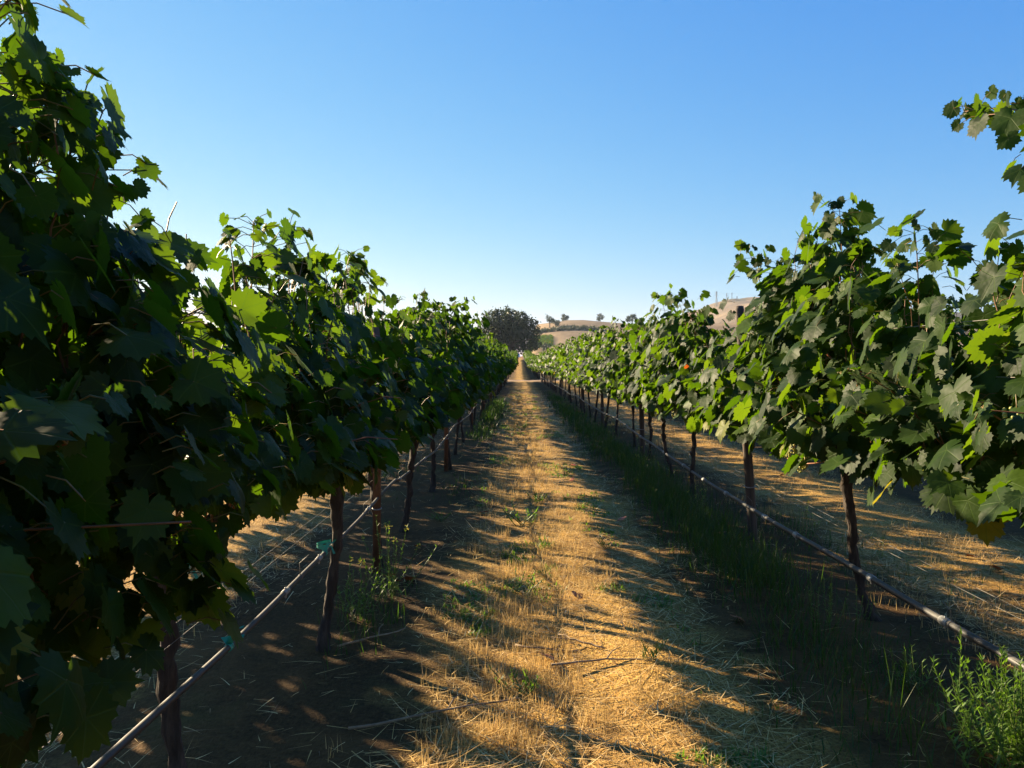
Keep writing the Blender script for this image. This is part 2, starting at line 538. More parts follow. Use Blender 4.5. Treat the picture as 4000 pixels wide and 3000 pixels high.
def vine_foliage(name, seed, level, half=1.0, top=None, y0=0.0, longs=(), scale=1.0, nshoot=20, lateral=1.0, side=0, sprawl=.12, hang=1.0, canes=True, width=1.0, cut=None, zmin=.86):
    """foliage of one vine in its own coordinates; top(y_world) gives the height of the leaf wall; longs = (yb, xt, yt, zt) shoots that stand out"""
    rng = np.random.default_rng(seed)
    pos, tip, nrm, size = [], [], [], []
    mb = MB()
    def put(p, out, s, up=.5, droop=.65, pet=None, src=None):
        d = np.array([out[0] * .8 + rng.normal(0, .45), out[1] + rng.normal(0, .6), rng.normal(.05, .35)])
        d /= np.linalg.norm(d) + 1e-9
        ln = rng.uniform(.05, .11) if pet is None else pet
        q = p + d * ln
        if q[2] - s * .95 < zmin + (0 if cut is None or zmin < .85 else .22 * max(0, abs(q[0]) - .12)) or (cut is not None and not cut(q)): return
        tp = np.array([d[0] * .6 + rng.normal(0, .3), d[1] * .6 + rng.normal(0, .35), -droop + rng.normal(0, .3)])
        nn = np.array([out[0] * .75 + rng.normal(0, .42), out[1] * .5 + rng.normal(0, .42), up + rng.normal(0, .35)])
        pos.append(q); tip.append(tp); nrm.append(nn); size.append(s)
        if src is not None and np.linalg.norm(q - src) > .17: src = q - (q - src) * (.07 / np.linalg.norm(q - src))
        if level == 0 and canes:
            mb.tube([p if src is None else src, ((p if src is None else src) + q) / 2 + np.array([0, 0, .012]), q], .0016, 3, 2, False)
    def shoot(P, dens, ls, long=False):
        n = len(P)
        if level < 2 and canes:
            mb.tube(P[:: (1 if level == 0 else 2)] if n > 4 else P, np.linspace(.0045, .0018, len(P[:: (1 if level == 0 else 2)] if n > 4 else P)), 4 if level == 0 else 3, 1, False)
        for i in range(1, n):
            t = i / (n - 1)
            s = ls * (1.0 if t < .62 else 1.0 - (.42 if long else .52) * (t - .62) / .38) * rng.uniform(.75, 1.15)
            sg = 1 if i % 2 else -1
            if rng.random() < .25: sg = -sg
            put(P[i], (sg * 1.0, rng.normal(0, .3)), s, up=.55 if not long else .45)
            if long and t > .5:
                put(P[i], (-sg * .8, rng.normal(0, .4)), s * rng.uniform(.7, 1), up=.45)
            if t < .85:
                k = rng.poisson(lateral * (1.15 if t < .6 else .6))
                for _ in range(k):
                    ox = rng.choice([-1, 1]) * rng.uniform(.03, .34 if t < .6 else .14) * width
                    q = P[i] + np.array([ox, rng.normal(0, .09), rng.normal(0, .08)])
                    put(q, (np.sign(ox) * 1.1, 0), ls * rng.uniform(.5, 1.18), up=.5, src=P[i])
        [put(P[-1], (rng.normal(0, .6), rng.normal(0, .5)), ls * rng.uniform(.4, .75), up=.6, droop=.3, pet=.02) for _ in range(3)]
    ls0 = .088 * scale
    step = .085 * scale
    for k in range(nshoot):
        yb = -half + (k + rng.uniform(.1, .9)) / nshoot * 2 * half
        yt = yb + rng.normal(0, .16)
        zt = (top(y0 + yt) if top else 2.02) + rng.normal(-.06, .09 if cut is None else .055)
        zb = .93 + rng.uniform(-.04, .06)
        sp = rng.random() < sprawl
        xt = rng.normal(0, .11)
        if sp:
            xt = (side if side and rng.random() < .75 else rng.choice([-1, 1])) * rng.uniform(.35, .62)
            zt = min(zt, rng.uniform(1.2, 1.9 if cut is None else 1.5))
        p0 = np.array([rng.normal(0, .03), yb, zb]); p2 = np.array([xt, yt, zt])
        p1 = np.array([xt * .25 + rng.normal(0, .16), (yb + yt) / 2 + rng.normal(0, .06), zb + (zt - zb) * (.62 if not sp else .95)])
        ln = np.linalg.norm(p2 - p0)
        P = bez(p0, p1, p2, max(5, int(ln / step)))
        P[1:] += rng.normal(0, .010, (len(P) - 1, 3))
        shoot(P, 1, ls0)
    for (yb, xt, yt, zt) in longs:
        p0 = np.array([rng.normal(0, .03), yb - y0, 1.0]); p2 = np.array([xt, yt - y0, zt])
        p1 = np.array([xt * .15, (yb + (yt - yb) * .2) - y0, zt - .12 * abs(yt - yb) - .05])
        P = bez(p0, p1, p2, max(8, int(np.linalg.norm(p2 - p0) / (step * .85))))
        shoot(P, 1, ls0 * .80, True)
    # leaves that hang round the cordon, below the shoots
    for _ in range(int(46 * hang * half / scale)):
        y = rng.uniform(-half, half); sx = rng.choice([-1, 1])
        q = np.array([sx * rng.uniform(.04, .36) * width, y, 1.06 - rng.random() ** 1.5 * .14])
        put(q, (sx, 0), ls0 * rng.uniform(.7, 1.1), up=.4, droop=.8)
    L = [np.array(pos), np.array(tip), np.array(nrm), np.array(size)]
    rnd = rng.random(len(pos)) ** 1.1 * .97
    rare = rng.random(len(pos))
    rnd[rare > .997] = .975
    if level == 0: rnd[rare > .9993] = 1.0
    rnd[(L[0][:, 2] > 1.75) & (rnd > .97)] = .9
    L[3][rnd > .99] *= .4
    low = (L[0][:, 2] < 1.15) & (rng.random(len(pos)) < .03)
    rnd[low] = .98
    return assemble_leaves(name, L + [rnd], level, rng, [M_LEAF if level == 0 else M_LEAF_FAR, M_CANE, M_PETIOLE], mb)

def trunk_mesh(seed, lean=(0, 0), h=.95, r=.031, sides=14, base=(0, 0), segs=26):
    rng = np.random.default_rng(seed)
    mb = MB()
    t = np.linspace(0, 1, segs)
    wob = rng.normal(0, .012, (segs, 2)); wob[0] = 0
    wob = np.cumsum(wob, 0) * .6
    ctrl = rng.uniform(-.05, .05, 2)
    P = np.stack([base[0] + (lean[0] - base[0]) * t + ctrl[0] * np.sin(t * 3.14) + wob[:, 0], base[1] + (lean[1] - base[1]) * t + ctrl[1] * np.sin(t * 3.14) + wob[:, 1], -.05 + (h + .05) * t], 1)
    rad = r * (1.30 - .55 * np.minimum(t * 5, 1) + .42 * t ** 4 + .07 * rng.standard_normal(segs))
    mb.tube(P, rad, sides, 0, True, .24, rng)
    mb2 = MB()
    # head and the two cordon arms
    top = P[-1]
    for sg in (-1, 1):
        n = 10
        u = np.linspace(0, 1, n)
        A = np.stack([top[0] * (1 - u) + rng.normal(0, .008, n), top[1] + sg * u * .92, top[2] - .02 + .05 * np.sin(u * 3) + rng.normal(0, .006, n)], 1)
        mb2.tube(A, np.linspace(.024, .013, n) * (r / .031), max(5, sides - 2), 0, True, .15, rng)
        for q in range(5):
            b = A[1 + int(q * 1.7)]
            mb2.tube([b, b + np.array([rng.normal(0, .01), rng.normal(0, .012), .045]), b + np.array([rng.normal(0, .015), rng.normal(0, .02), .08])], [.011, .010, .006], 5, 0)
    return mb.mesh("trunk", [M_BARK]), mb2.mesh("cordon", [M_BARK])

def grape_mesh(seed):
    rng = np.random.default_rng(seed)
    mb = MB()
    ico = []
    # small faceted sphere, 2 rings
    for p in ((0, 0, 1),): ico.append(p)
    for la in (40, 0, -40):
        for k in range(6):
            a = (k + (.5 if la == 0 else 0)) * math.pi / 3
            ico.append((math.cos(R(la)) * math.cos(a), math.cos(R(la)) * math.sin(a), math.sin(R(la))))
    ico.append((0, 0, -1)); ico = np.array(ico)
    F = []
    for k in range(6):
        k2 = (k + 1) % 6
        F.append([0, 1 + k, 1 + k2])
        F.append([1 + k, 7 + k, 1 + k2]); F.append([7 + k, 7 + k2, 1 + k2])
        F.append([7 + k, 13 + k2, 7 + k2]); F.append([7 + k, 13 + k, 13 + k2])
        F.append([13 + k, 19, 13 + k2])
    for i in range(52):
        t = rng.random()
        rr = .042 * (1 - t) ** .6 + .006
        a = rng.uniform(0, 6.28)
        c = np.array([math.cos(a) * rr, math.sin(a) * rr, -.03 - t * .13])
        mb.add(ico * rng.uniform(.0075, .0098) + c, F)
    mb.tube([(0, 0, .03), (.004, 0, -.02), (0, 0, -.08)], [.0025, .0025, .0015], 4, 1)
    return mb.mesh("grape_cluster", [M_GRAPE, M_PETIOLE])

GRAPES = [grape_mesh(500 + i) for i in range(3)]

# --- profiles of the two leaf walls (y along the row, height of the shoot tips)
def prof(pts):
    a = np.array(pts, float)
    return lambda y: float(np.interp(y, a[:, 0], a[:, 1]))
TOP_DARK = prof([(0, 2.16), (1.0, 2.18), (1.6, 2.06), (1.7, 1.93), (1.78, 2.04), (1.95, 2.02), (2.1, 1.96), (2.32, 1.82), (2.5, 1.70), (2.72, 1.62),
                 (2.80, 1.84), (3, 1.90), (3.8, 1.94), (4.7, 1.99), (5.3, 1.98), (6.1, 1.93), (6.7, 1.86), (7.6, 2.05), (9.7, 2.08), (13, 2.05), (15, 2.05)])
TOP_LIT = prof([(1.0, 2.12), (2.5, 1.94), (3.05, 1.94), (3.45, 2.02), (3.9, 2.02), (4.2, 1.96), (4.55, 2.12), (5, 2.36), (5.6, 2.30), (6.2, 2.18), (6.5, 1.86), (6.8, 1.66), (7.2, 1.60), (7.7, 1.60),
                (8.3, 1.78), (9, 2.02), (11, 2.08), (13, 2.12), (20, 2.15)])
LONG_DARK = [(1.75, .04, 1.80, 2.06), (2.9, .0, 2.82, 1.92), (3.1, .0, 3.08, 2.02), (3.5, .02, 3.50, 2.08), (4.5, .05, 4.66, 2.12), (5.0, .0, 5.1, 2.06), (7.6, .1, 7.7, 2.17),
             (9.5, .1, 9.5, 2.2), (11.0, .15, 11.1, 2.2), (0.9, .1, 0.95, 2.2), (1.45, .02, 1.58, 2.19), (1.4, .05, 1.68, 2.10)]
LONG_LIT = [(5.0, -.05, 4.92, 2.44), (5.3, -.02, 5.05, 2.36), (5.9, .0, 5.72, 2.36), (6.35, -.34, 5.98, 2.34), (6.1, -.1, 5.9, 2.2), (5.9, -.45, 5.45, 1.78), (6.0, -.42, 5.75, 1.70), (2.10, -.10, 3.46, 2.55), (2.25, -.12, 3.28, 2.48), (8.7, -.35, 8.3, 2.12),
            (9.2, -.3, 9.0, 2.24), (10.4, -.25, 10.2, 2.32), (11.4, -.5, 11.0, 2.3), (4.0, -.15, 3.8, 2.14)]

def pick(longs, y, half):
    return [l for l in longs if y - half <= l[0] < y + half]

def put_vine(loc, trunk_me, cordon_me, fol_me, rz=0.0, sc=(1, 1, 1), label="", group="", grapes=(), canes=()):
    e = empty("grapevine", loc, rz)
    e.scale = sc
    tag(e, label, "grapevine", group)
    if trunk_me: link("trunk", trunk_me, e)
    if cordon_me: link("cordon", cordon_me, e)
    link("foliage", fol_me, e)
    for i, (x, y, z, s) in enumerate(grapes):
        o = link("grape_cluster", GRAPES[i % 3], e, (x, y, z)); o.scale = (s, s, s)
    for P in canes:
        mb = MB(); mb.tube(bez(*[np.array(p, float) for p in P], 10), np.linspace(.006, .0035, 10), 6)
        link("cane", mb.mesh("cane", [M_CANE_RED]), e)
    return e

# near vines, each with foliage of its own. entry: y, half width, trunk base offset, lean offset, label
DARK = [
    (0.75, 1.05, (0, 0), (0.02, .1), "tall dark grapevine at the picture edge filling the corner with black shaded leaves"),
    (2.53, .95, (0.02, 0), (-.06, -.1), "dark grapevine whose leaves dip low at the gap of sky in the shaded row"),
    (4.12, .95, (0, 0), (0.03, .04), "shaded grapevine on a thick dark trunk with green tape, second trunk along the dark row"),
    (5.75, .85, (0, .1), (0.0, .1), "shaded grapevine whose trunk stands just past the first rusty steel post of the dark row"),
    (7.1, .95, (-.02, 0), (.06, .1), "shaded grapevine with a bent trunk between the first and second posts of the dark row"),
    (9.3, 1.05, (0, 0), (.05, .1), "shaded grapevine with a slanting trunk just before the second post of the dark row"),
]
LIT = [
    (2.55, .95, (0, 0), (.0, .05), "sunlit grapevine cut by the picture edge, its long shoot reaching highest against the sky"),
    (4.62, 1.0, (.06, 0), (-.19, -.05), "sunlit grapevine on a bare leaning trunk with a red cane and hanging grapes"),
    (6.95, .95, (.10, .15), (.04, .1), "sunlit grapevine whose trunk hides behind the tall dark post standing above the leaves"),
    (8.95, 1.0, (-.05, 0), (-.02, .0), "sunlit grapevine on a straight trunk, first trunk past the tall dark post"),
    (10.4, .9, (.02, 0), (-.16, .1), "sunlit grapevine on a slanting trunk, second trunk past the tall dark post"),
    (12.55, 1.0, (.05, 0), (-.02, .1), "sunlit grapevine beside the second dark post of the lit row"),
]
TA = math.tan(R(-SUN_AZ)); TB = math.tan(R(SUN_EL)) / abs(math.sin(R(SUN_AZ)))
def post_gap(y0):
    """the leaves stand clear of the tall post's head"""
    def f(q):
        Y, X = q[1] + y0, q[0] + 1.995
        if 6.15 < Y < 7.9 and q[2] > 1.80 - .1 * abs(Y - 7.0) and X < 2.5 and not (Y < 6.5 and X > 1.9): return False
        return True
    return f
def hedge(x0, y0):
    """the shaded row is trimmed: narrow at the top; between its second and third vines a hole lets one sunbeam through"""
    def f(q):
        if abs(q[0]) > np.interp(q[2], [1.45, 1.75, 2.1], [.46, .24, .15]): return False
        X, Y, Z = q[0] + x0, q[1] + y0, q[2]
        if Z > 1.53 and 2.46 < Y < 2.76 - 2.3 * min(0, q[0]) and Y < 3.3: return False
        if 1.8 < Y < 2.6 and Z > 1.96 - .56 * (Y - 2.06) - .5 * max(0, q[0]): return False
        k = 1.80 - X
        for (wy, wz, rad) in ((2.95, .36, .36), (4.42, .30, .10)):
            if math.hypot(Y - (wy + k / TA), Z - (wz + k * TB)) < rad: return False
        return True
    return f
for i, (y, half, b, l, lab) in enumerate(DARK):
    tm, cm = trunk_mesh(40 + i, l, .92, .033, 14, b)
    fm = vine_foliage("foliage", 100 + i, 0, half + .08, TOP_DARK, y, pick(LONG_DARK, y, half), .84 if i < 2 else .95, int((20 if i < 2 else 17) * half * 2 / 1.4), 3.6, side=1, sprawl=.12, hang=2.6 if i else 5, cut=hedge(ROWS['dark'], y), zmin=(.66, .95, .86, .86, .86, .86)[i])
    e = put_vine((ROWS['dark'], y, float(gh(ROWS['dark'], y))), tm, cm, fm, label=lab, group="grapevines of the shaded row")
for i, (y, half, b, l, lab) in enumerate(LIT):
    tm, cm = trunk_mesh(60 + i, l, .94, .030 if i != 1 else .032, 14, b)
    fm = vine_foliage("foliage", 200 + i, 0, half + .08, TOP_LIT, y, pick(LONG_LIT, y, half), 1.14, int(17 * half * 2 / 1.4), 3.3, side=-1, sprawl=.24, hang=2.6, zmin=.78, cut=post_gap(y))
    gr = {1: [(-.26, .28, .99, 1.0), (-.22, .44, .92, .8), (-.2, .62, .97, .9)], 3: [(-.12, -.12, .90, 1.1), (-.2, .3, .98, .9), (-.16, -.5, .99, .8)], 4: [(-.24, -.1, .98, 1.2), (-.2, .25, .97, .8), (-.15, -.4, .95, .8)],
          2: [(-.24, -.35, 1.0, .9)], 0: [(-.3, .2, 1.35, .8)], 5: [(-.25, 0, .98, .9)]}[i]
    cn = [((-.12, .05, .96), (-.30, .02, .84), (-.34, .42, .90))] if i == 1 else []
    if i == 1: cn.append(((-.10, .25, 1.50), (-.20, .30, 1.62), (-.16, .42, 1.80)))
    put_vine((ROWS['lit'], y, float(gh(ROWS['lit'], y))), tm, cm, fm, label=lab, group="grapevines of the sunlit row", grapes=gr, canes=cn)

# middle distance: six leaf walls and trunks shared between copies
MID = [vine_foliage("foliage", 300 + i, 1, 1.06, None, 0, [(rng_y, x_, y_, z_) for rng_y, x_, y_, z_ in
       [(-.5 + .3 * i % 1, .25 * (-1) ** i, -.45 + .3 * i % 1, 2.24), (.4, -.3 * (-1) ** i, .3, 2.18 + .03 * i), (-.2, .1, -.1, 2.3 - .04 * i)]], 1.05, 24, 2.9, sprawl=.20, hang=2.6) for i in range(6)]
MIDB = [vine_foliage("foliage", 350 + i, 1, 1.06, lambda y: 1.86, 0, [(-.3, .2, -.3, 2.1)] if i else [], 1.05, 22, 2.6, sprawl=.1, hang=2.2, zmin=.92) for i in range(3)]
MIDT = [trunk_mesh(80 + i, (.07 * math.sin(i * 2.3), .08 * math.cos(i * 1.7)), .93, .030, 7, (.03 * math.cos(i * 3.1), 0), 10) for i in range(6)]
FAR = [vine_foliage("foliage", 400 + i, 2, 1.06, None, 0, [(-.3, .3 * (-1) ** i, -.3, 2.25), (.4, -.3 * (-1) ** i, .45, 2.3)], 1.45, 21, 2.6, sprawl=.20, hang=2.6, canes=False) for i in range(5)]

prng = random.Random(5)
def rest_of_row(key, y, y_end, label, group, far_from=34, first=None):
    k = 0
    while y < y_end:
        far = y > far_from
        i = prng.randrange(5 if far else 6)
        tm, cm = MIDT[prng.randrange(6)]
        lab = first[k] if first and k < len(first) else label
        put_vine((ROWS[key] + prng.uniform(-.05, .05), y, float(gh(ROWS[key], y))), tm, None if far else cm, (FAR[i] if far else MIDB[i % 3] if key == 'behind_dark' else MID[i]),
                 rz=math.pi if prng.random() < .5 else 0, sc=(prng.uniform(.92, 1.12), prng.uniform(.95, 1.06), prng.uniform(.95, 1.05) * (.95 if key == 'behind_dark' and far else 1)), label=lab, group=group)
        y += prng.uniform(1.86, 2.06); k += 1

D_FIRST = ["shaded grapevine whose trunk stands right beside the second post of the dark row", "shaded grapevine with a stray sunlit shoot over the pipe past the second dark row post",
           "shaded grapevine just before the third post of the dark row", "shaded grapevine just past the third post of the dark row"]
L_FIRST = ["sunlit grapevine whose thin trunk is the first past the second dark post", "sunlit grapevine whose trunk is the second past the second dark post of the lit row",
           "sunlit grapevine crowding the third dark post of the lit row", "sunlit grapevine just past the third dark post of the lit row"]
rest_of_row('dark', 11.15, END, "small distant grapevine of the shaded row, one of many merging towards the cross track", "distant grapevines of the shaded row", first=D_FIRST)
rest_of_row('lit', 14.35, END, "small distant grapevine of the sunlit row, one of many merging towards the cross track", "distant grapevines of the sunlit row", first=L_FIRST)
rest_of_row('behind_dark', .2, END, "grapevine of the next row beyond the shaded row, seen through gaps under its leaves", "grapevines behind the shaded row", far_from=16)
rest_of_row('behind_lit', 3.0, END, "grapevine of the next row beyond the sunlit row, seen through gaps under its leaves", "grapevines behind the sunlit row", far_from=20)

# second block beyond the cross track: one mesh per vine, trunk and leaves together
def block_vine(fol, tr):
    a = fol.copy()
    return a
for key, x in (('dark', ROWS['dark']), ('lit', ROWS['lit'])):
    y = 78.5
    while y < 203:
        e = empty("grapevine", (x + prng.uniform(-.06, .06), y, float(gh(x, y))), math.pi if prng.random() < .5 else 0)
        e.scale = (prng.uniform(1.25, 1.55), prng.uniform(.95, 1.08), prng.uniform(.95, 1.06))
        tag(e, "tiny grapevine beyond the cross track, continuing the line of the %s row" % ('shaded' if key == 'dark' else 'sunlit'), "grapevine", "grapevines beyond the cross track behind the %s row" % ('shaded' if key == 'dark' else 'sunlit'))
        link("foliage", FAR[prng.randrange(5)], e)
        link("trunk", MIDT[prng.randrange(6)][0], e)
        y += prng.uniform(1.9, 2.1)

# ---------------------------------------------------------------- posts, wires, pipes
def post_mesh(wooden, seed):
    rng = np.random.default_rng(seed)
    mb = MB()
    if wooden:
        z = np.array([-.1, 0, .4, .8, 1.2, 1.6, 1.93, 1.955])
        P = np.stack([rng.normal(0, .002, 8), rng.normal(0, .002, 8), z], 1)
        mb.tube(P, np.array([.040, .040, .039, .039, .038, .037, .036, .031]), 12, 0, True, .05, rng)
    else:   # steel line post: a folded profile with a lip on each side
        prof_ = [(-.026, -.016), (-.026, .016), (-.020, .020), (-.006, .020), (-.004, .004), (.004, .004), (.006, .020), (.020, .020), (.026, .016), (.026, -.016)]
        n = len(prof_)
        V = [(x, y, z) for z in (-.1, 1.72) for x, y in prof_]
        F = [[i, (i + 1) % n, n + (i + 1) % n, n + i] for i in range(n)] + [list(range(n))[::-1], list(range(n, 2 * n))]
        mb.add(V, F)
    return mb.mesh("post_shaft", [M_POST if wooden else M_STEEL], smooth=wooden)
def clip_mesh():
    mb = MB()
    a = np.linspace(0, 2 * math.pi, 15)
    mb.tube(np.stack([np.cos(a) * .0435, np.sin(a) * .0435, 0 * a + .006 * np.sin(a)], 1), .005, 5)
    mb.tube([(-.043, 0, 0), (-.075, 0, .004)], .004, 5)
    return mb.mesh("wire_clip", [M_CLIP])
CLIP = clip_mesh()
WPOST = [post_mesh(True, i) for i in range(2)]
SPOST = post_mesh(False, 1)
def post(x, y, wooden, label, group, tilt=(0, 0), clips=True):
    e = empty("trellis_post", (x, y, float(gh(x, y))))
    e.rotation_euler = (tilt[0], tilt[1], 0)
    tag(e, label, "post", group)
    link("post_shaft", WPOST[prng.randrange(2)] if wooden else SPOST, e)
    if clips:
        for z in (.45, 1.43):
            o = link("wire_clip", CLIP, e, (0, 0, z))
            if not wooden: o.scale = (.72, .6, 1)
ORD = ["tall dark wooden post standing above the leaves of the sunlit row", "dark wooden post of the sunlit row, second one along the lane", "dark wooden post of the sunlit row, third one along the lane"]
y = 6.72; k = 0
while y < END:
    post(ROWS['lit'] - .03, y, True, ORD[k] if k < 3 else "small distant wooden post among the trunks of the sunlit row", "wooden posts of the sunlit row", (prng.uniform(-.02, .02), -.065 if k == 0 else prng.uniform(-.03, .02)), y < 30)
    y += 6.02; k += 1
ORD = ["rusty steel post with a bright edge, first one beside the pipe of the shaded row", "rusty steel post with a sunlit edge, second one along the shaded row", "rusty steel post, third one along the shaded row"]
y = 5.6; k = 0
while y < END:
    post(ROWS['dark'] + .02, y, False, ORD[k] if k < 3 else "small distant steel post among the trunks of the shaded row", "steel posts of the shaded row", (prng.uniform(-.015, .015), prng.uniform(-.02, .02)), y < 30)
    y += 5.4 if k == 0 else 6.02; k += 1
for key in ('behind_dark', 'behind_lit'):
    y = 6.0
    while y < END:
        post(ROWS[key], y, key == 'behind_lit', "post of the next row, glimpsed beneath the leaves beyond the %s row" % ('shaded' if key == 'behind_dark' else 'sunlit'), "posts beyond the %s row" % ('shaded' if key == 'behind_dark' else 'sunlit'), clips=False)
        y += 6.02
# stout end posts at the cross track
for key in ('dark', 'lit'):
    x = ROWS[key]
    e = empty("end_post", (x, END + .6, 0))
    tag(e, "stout wooden end post where the %s row meets the cross track" % ('shaded' if key == 'dark' else 'sunlit'), "post")
    o = link("post_shaft", WPOST[0], e); o.scale = (1.7, 1.7, .85)

def wire(name, x, z, r, y0, y1, label, cat, sag=.01, m=None, period=6.02, ph=0., n=None, group=None):
    n = n or int((y1 - y0) / .6)
    ys = np.linspace(y0, y1, n)
    t = ((ys - ph) / period) % 1.0
    zz = z - sag * 4 * t * (1 - t)
    P = np.stack([np.full(n, x) + .004 * np.sin(ys * .9), ys, zz], 1)
    mb = MB(); mb.tube(P, r, 5, 0)
    o = link(name, mb.mesh(name, [m or M_WIRE]))
    return tag(o, label, cat, group)
for key, nm, sd in (('dark', 'shaded', 1), ('lit', 'sunlit', -1)):
    x = ROWS[key]
    dz = ((.64, "thin pale drip wire just above the pipe of the shaded row"), (.67, "upper twin of the thin drip wires beside the shaded row's pipe")) if key == 'dark' else ((.45, "thin wire stretched behind the bare trunks of the sunlit row"), (.475, "upper twin of the thin wires behind the trunks of the sunlit row"))
    for q, (z, lab) in enumerate(dz):
        wire("drip_wire", x + (.035 + .03 * q if key == 'lit' else -.03 - .03 * q), z, .0011, -.5, END, lab, "wire")
    wire("cordon_wire", x, .93, .0018, -.5, END, "taut wire carrying the cordon arms of the %s row" % nm, "wire")
    for z in (1.43, 1.66):
        for s_ in (-1, 1):
            wire("foliage_wire", x + s_ * .10, z, .0017, -.5, END, "%s foliage wire on the %s side of the %s row's leaf wall" % ('upper' if z > 1.5 else 'lower', 'lane' if s_ == sd else 'outer', nm), "wire")

def pipe(x, zf, y0, y1, r, label, side, tapes, emit):
    e = empty("irrigation_pipe", (x, 2.0, float(zf(2.0))))
    ox = np.array([x, 2.0, float(zf(2.0))])
    tag(e, label, "pipe")
    ys = np.arange(y0, y1, .14)
    zz = np.array([zf(v) for v in ys])
    xx = x + .012 * np.sin(ys * .8) + .006 * np.sin(ys * 2.9)
    mb = MB(); mb.tube(np.stack([xx, ys, zz], 1) - ox, r, 12)
    link("hose", mb.mesh("hose", [M_PIPE]), e)
    f = lambda yy: np.array([np.interp(yy, ys, xx), yy, np.interp(yy, ys, zz)]) - ox
    mb = MB()
    mb.tube([(0, -.032, 0), (0, -.030, 0), (0, .030, 0), (0, .032, 0)], [r * 1.02, r * 1.22, r * 1.22, r * 1.02], 12)
    mb.tube([(0, 0, -r), (0, .003, -r - .016)], [.005, .0035], 6)
    mb.tube([(0, 0, r), (0, 0, r + .008)], [.006, .004], 6)
    em = mb.mesh("emitter", [M_CLIP])
    mb = MB()
    mb.tube([(0, -.006, 0), (0, .006, 0)], r * 1.15, 10)
    mb.tube([(0, 0, r), (-.004, 0, r + .05), (side * .04, 0, r + .09)], .0015, 4)
    tie = mb.mesh("pipe_tie", [M_WIRE])
    for yy in emit: link("emitter", em, e, f(yy))
    for yy in np.arange(3.55, 24, 1.5): link("pipe_tie", tie, e, f(yy))
    for yy in tapes:
        rg = np.random.default_rng(int(yy * 100)); mb = MB()
        for q in range(2):
            mb.tube([(0, -.014 + q * .014, 0), (0, -.003 + q * .014, 0)], r * 1.28, 10)
        c0 = np.array([0, 0, r])
        for q in range(3):
            d = np.array([rg.normal(0, .02), rg.normal(0, .02), .02 + rg.random() * .03])
            sd_ = np.array([.009, .006, 0])
            mb.add([c0 - sd_, c0 + sd_, c0 + d + sd_ * .7, c0 + d - sd_], [[0, 1, 2, 3]])
            mb.add([c0 + d - sd_, c0 + d + sd_ * .7, c0 + d * 1.1 + sd_ * 2.4, c0 + d * 1.2 + sd_ * .8 + np.array([.01, 0, -.012])], [[0, 1, 2, 3]])
        link("tie_tape", mb.mesh("tie_tape", [M_TAPE], False), e, f(yy))
def zf_lit(y):
    base = .295 + .02 * math.sin(y * .55) if y < 9 else .30 + .02 * math.sin(y * .55) + .075 * min((y - 9) / 8, 1)
    return base + (.0 if y < 14 else .03 * abs(math.sin(y * .52)))
def zf_dark(y):
    return .535 + .016 * math.sin(y * 1.1) + (0 if y < 6.5 else -.05 * abs(math.sin((y - 5.6) * .52)))
pipe(ROWS['lit'] - .075, zf_lit, -.6, END, .0165, "thick grey irrigation pipe slung low in front of the sunlit row's trunks", -1, [], [2.45, 3.6, 4.35, 5.5, 6.2, 7.4, 8.3, 9.4, 10.6, 12.5])
pipe(ROWS['dark'] + .045, zf_dark, -.6, END, .0108, "grey irrigation pipe with green tape knots hung along the shaded row", 1, [2.62, 4.02], [1.75, 3.3, 3.9, 5.2, 6.6, 8.3, 9.8])

# green tape round trunks
def tape(loc, label):
    mb = MB(); a = np.linspace(0, 2 * math.pi, 17)
    for q in range(3):
        P = np.stack([np.cos(a) * .045, np.sin(a) * .045, q * .016 + .012 * np.sin(a + q)], 1)
        Pb = P + np.array([0, 0, .013])
        V = np.concatenate([P, Pb]); mb.add(V, [[i, i + 1, 18 + i, 17 + i] for i in range(16)])
    mb.add([(.044, 0, 0), (.05, .01, .0), (.075, .0, -.06), (.06, .0, -.065)], [[0, 1, 2, 3]])
    mb.add([(.044, 0, .02), (.05, .01, .02), (.082, .01, .055), (.07, .0, .06)], [[0, 1, 2, 3]])
    o = link("tie_tape", mb.mesh("tie_tape", [M_TAPE], False), None, loc); o.scale = (.8, .8, .6)
    return tag(o, label, "tie tape")
tape((ROWS['dark'] - .02, 2.44, .84), "bright green tape knotted round the trunk below the dip in the shaded leaf wall")
tape((ROWS['dark'] + .01, 4.12, .53), "green tape wrapped round the thick trunk beside the shaded row's pipe")

# ---------------------------------------------------------------- straw, grasses and weeds
def blades(pos, az, length, width, lean, curl, segs, rnd, name, m):
    """n tapered strips: pos (n,3) base, az heading, lean angle from vertical at base, curl added by the tip"""
    n = len(pos)
    t = np.linspace(0, 1, segs + 1)
    hd = np.stack([np.cos(az), np.sin(az), 0 * az], 1)
    sdv = np.stack([-np.sin(az), np.cos(az), 0 * az], 1)
    C = np.zeros((n, segs + 1, 3)); C[:, 0] = pos
    for k in range(segs):
        a = lean + curl * (k + .5) / segs
        d = hd * np.sin(a)[:, None] + np.array([0, 0, 1.0]) * np.cos(a)[:, None]
        C[:, k + 1] = C[:, k] + d * (length / segs)[:, None]
    wd = width[:, None] * (1 - .92 * t[None] ** 1.6) / 2
    A = C - sdv[:, None] * wd[..., None]; B = C + sdv[:, None] * wd[..., None]
    V = np.stack([A, B], 2).reshape(-1, 3)
    nv = (segs + 1) * 2
    b = (np.arange(n) * nv)[:, None] + (np.arange(segs) * 2)[None]
    F = np.stack([b, b + 1, b + 3, b + 2], -1).reshape(-1, 4)
    return np_mesh(name, V, F, np.full(len(F), 4), [m], None, True, None, np.repeat(rnd, segs))

